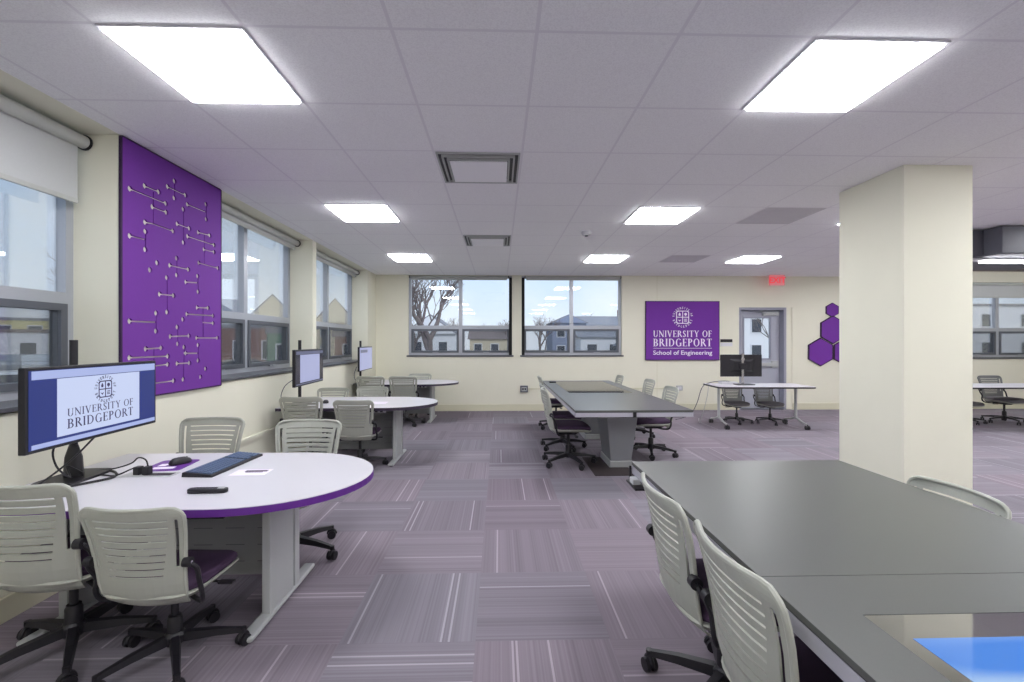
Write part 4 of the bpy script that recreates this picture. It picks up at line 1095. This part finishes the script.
# ------------------------------------------------------------------ things on the nearest white table
o = thing('mouse_pad', 'purple mouse pad with pale lettering blocks below the purple panel', 'mouse pad', (-1.83, 2.60, TZ), .12)
obj('pad', prism(BM(), sup(.10, .115, 24, 10), .0, .003), M['pband'], o); obj('pale_print', Box(-.06, .05, -.08, -.04, .003, .0036), M['whitev'], o); obj('pale_print', Box(-.06, -.02, -.02, .03, .003, .0036), M['whitev'], o)
def mouse(label, x, y, rot, z=TZ):
    t = thing('computer_mouse', label, 'mouse', (x, y, z), rot)
    b_ = BM(); loft(b_, [(sup(.030, .054, 20, 2.6), 0), (sup(.032, .057, 20, 2.6), .010), (sup(.028, .050, 20, 2.4, 0, -.002), .024), (sup(.018, .034, 20, 2.2, 0, -.006), .034), (sup(.006, .014, 20, 2, 0, -.008), .037)]); obj('body', b_, M['black'], t, smooth=60)
    obj('scroll_wheel', Box(-.003, .003, .022, .036, .026, .034), M['duct'], t)
mouse('black mouse resting on the purple mouse pad', -1.80, 2.63, -.5, TZ + .003)
mouse('black mouse on the middle white table', -1.96, 5.22, .3)

kt = thing('keyboard', 'dark blue grey keyboard on the nearest white table', 'keyboard', (-1.525, 2.59, TZ), pi / 2 - .06)
hexa_ = BM(); hexa(hexa_, [(-.225, -.08, 0), (.225, -.08, 0), (.225, .08, 0), (-.225, .08, 0)], [(-.223, -.078, .012), (.223, -.078, .012), (.223, .078, .024), (-.223, .078, .024)])
obj('case', hexa_, M['black'], kt, bevel=.002)
keym = pmat('blue_grey_keys', (86, 104, 134), .5); keys = BM()
for r in range(6):
    y0 = -.066 + r * .0225; zz = .0135 + .012 * (y0 + .078) / .156
    for c in range(21):
        x0 = -.213 + c * .0203
        if c in (14,) or c in (17,) and r in (0,): continue
        box(keys, x0, x0 + .0175, y0, y0 + .019, zz, zz + .0045)
obj('key_block', keys, keym, kt)
rt = thing('remote_control', 'black remote control on the nearest white table', 'remote', (-1.335, 2.13, TZ), .02)
obj('body', prism(BM(), sup(.088, .022, 24, 4), 0, .020), M['black'], rt, bevel=.005)
q = BM()
for c in range(7):
    for r in (-.008, .004): box(q, -.055 + c * .014, -.047 + c * .014, r, r + .007, .020, .0222)
obj('buttons', q, M['duct'], rt); obj('label_plate', Box(.045, .075, -.008, .008, .020, .0208), M['legg'], rt)
nt_ = thing('paper_card', 'white instruction card with dark print right of the keyboard', 'paper', (-1.31, 2.45, TZ), .03)
obj('sheet', Box(-.09, .09, -.055, .055, 0, .0012), M['whitev'], nt_); q = BM(); box(q, -.04, .075, .01, .035, .0012, .0018); box(q, -.03, .06, -.005, .004, .0012, .0018); obj('printed_block', q, M['purpled'], nt_)
ct = thing('table_socket', 'flush socket plate with two black plugs on nearest white table', 'socket', (-1.81, 2.42, TZ), 0)
obj('metal_plate', Box(-.13, .13, -.04, .04, 0, .003), M['legg'], ct, bevel=.001); obj('dark_slot', Box(-.02, .115, -.022, .022, .003, .004), M['black'], ct)
for k in (-.06, -.015): obj('plug', Box(k - .016, k + .016, -.018, .018, .003, .045), M['black'], ct, bevel=.004)

def cable(label, pts, r=.004, mat='black', name='cable'):
    b_ = BM(); tube(b_, smoothpath(pts, 6), r, 6); o = obj(name, b_, M[mat], None, smooth=True); tag(o, label, 'cable'); return o
cable('black cable curving from the plugs towards the wall', [(-1.82, 2.42, .70), (-1.84, 2.43, .735), (-1.90, 2.46, .74), (-1.97, 2.50, .70), (-2.05, 2.50, .675), (-2.13, 2.47, .668)])
cable('black cable from the second plug to the monitor foot', [(-1.865, 2.42, .69), (-1.88, 2.40, .70), (-1.95, 2.38, .67), (-2.02, 2.40, .666), (-2.10, 2.42, .668)])
cable('black cable loop hanging from the lit monitor', [(-2.07, 2.33, .93), (-2.10, 2.22, .86), (-2.04, 2.16, .78), (-2.06, 2.25, .70), (-2.12, 2.30, .74), (-2.10, 2.36, .69), (-2.16, 2.40, .675)], .0045)
cable('black cable falling behind the monitor stand', [(-2.08, 2.5, .93), (-2.10, 2.42, .85), (-2.10, 2.30, .77), (-2.12, 2.18, .70), (-2.17, 2.15, .67)], .0045)
cable('pair of black cables lying on the table by the monitor', [(-2.10, 2.50, .667), (-2.0, 2.44, .667), (-1.95, 2.35, .667), (-2.03, 2.22, .667)], .006)
cable('coil of black cable hanging below the table near the wall', [(-2.0, 2.2, .50), (-2.04, 2.2, .36), (-2.02, 2.2, .27), (-1.96, 2.22, .28), (-1.96, 2.22, .40), (-2.0, 2.22, .34), (-2.03, 2.2, .28), (-1.98, 2.2, .30), (-1.99, 2.2, .55), (-2.0, 2.2, .62)], .006)
cable('white cable hanging from the middle monitor to the wall', [(-2.20, 4.95, .95), (-2.27, 4.9, .88), (-2.3, 4.88, .76), (-2.26, 4.92, .67)], .004, 'duct')
cable('grey cable hanging from the farthest monitor', [(-2.30, 7.45, .95), (-2.33, 7.42, .85), (-2.33, 7.45, .75), (-2.28, 7.55, .67)], .004, 'duct')
cable('grey cable looping from wheeled table edge down to the floor', [(3.95, 7.5, .675), (3.75, 7.50, .70), (3.52, 7.5, .675), (3.36, 7.45, .60), (3.30, 7.5, .35), (3.25, 7.6, .16), (3.15, 7.7, .06), (3.05, 7.8, .01)], .006, 'duct')
cable('thin pale cable hanging at left leg of the wheeled table', [(3.40, 7.3, .66), (3.37, 7.3, .45), (3.33, 7.35, .2), (3.34, 7.5, .01), (3.5, 7.9, .008)], .004, 'legg')
nt_ = thing('paper_card', 'white card lying on the middle white table', 'paper', (-1.38, 5.2, TZ), .05); obj('sheet', Box(-.11, .11, -.1, .1, 0, .0015), M['whitev'], nt_)
nt_ = obj('laptop_dock', Box(-.14, .14, -.06, .06, 0, .035), M['lframe'], None, bevel=.006); nt_.location = (3.78, 7.42, TZ); nt_.name = 'white_box'; tag(nt_, 'low white box lying under the dark monitor on wheeled table', 'box')
for x, y, lab in ((-2.2, 5.02, 'black power brick on the middle white table by the wall'), (-2.22, 7.72, 'black power brick on the farthest white table by the wall')):
    o = thing('power_brick', lab, 'power brick', (x, y, TZ), .2); obj('brick_body', Box(-.035, .035, -.09, .09, 0, .04), M['black'], o, bevel=.006); obj('status_light', Box(-.005, .005, .05, .06, .04, .041), M['whitev'], o)
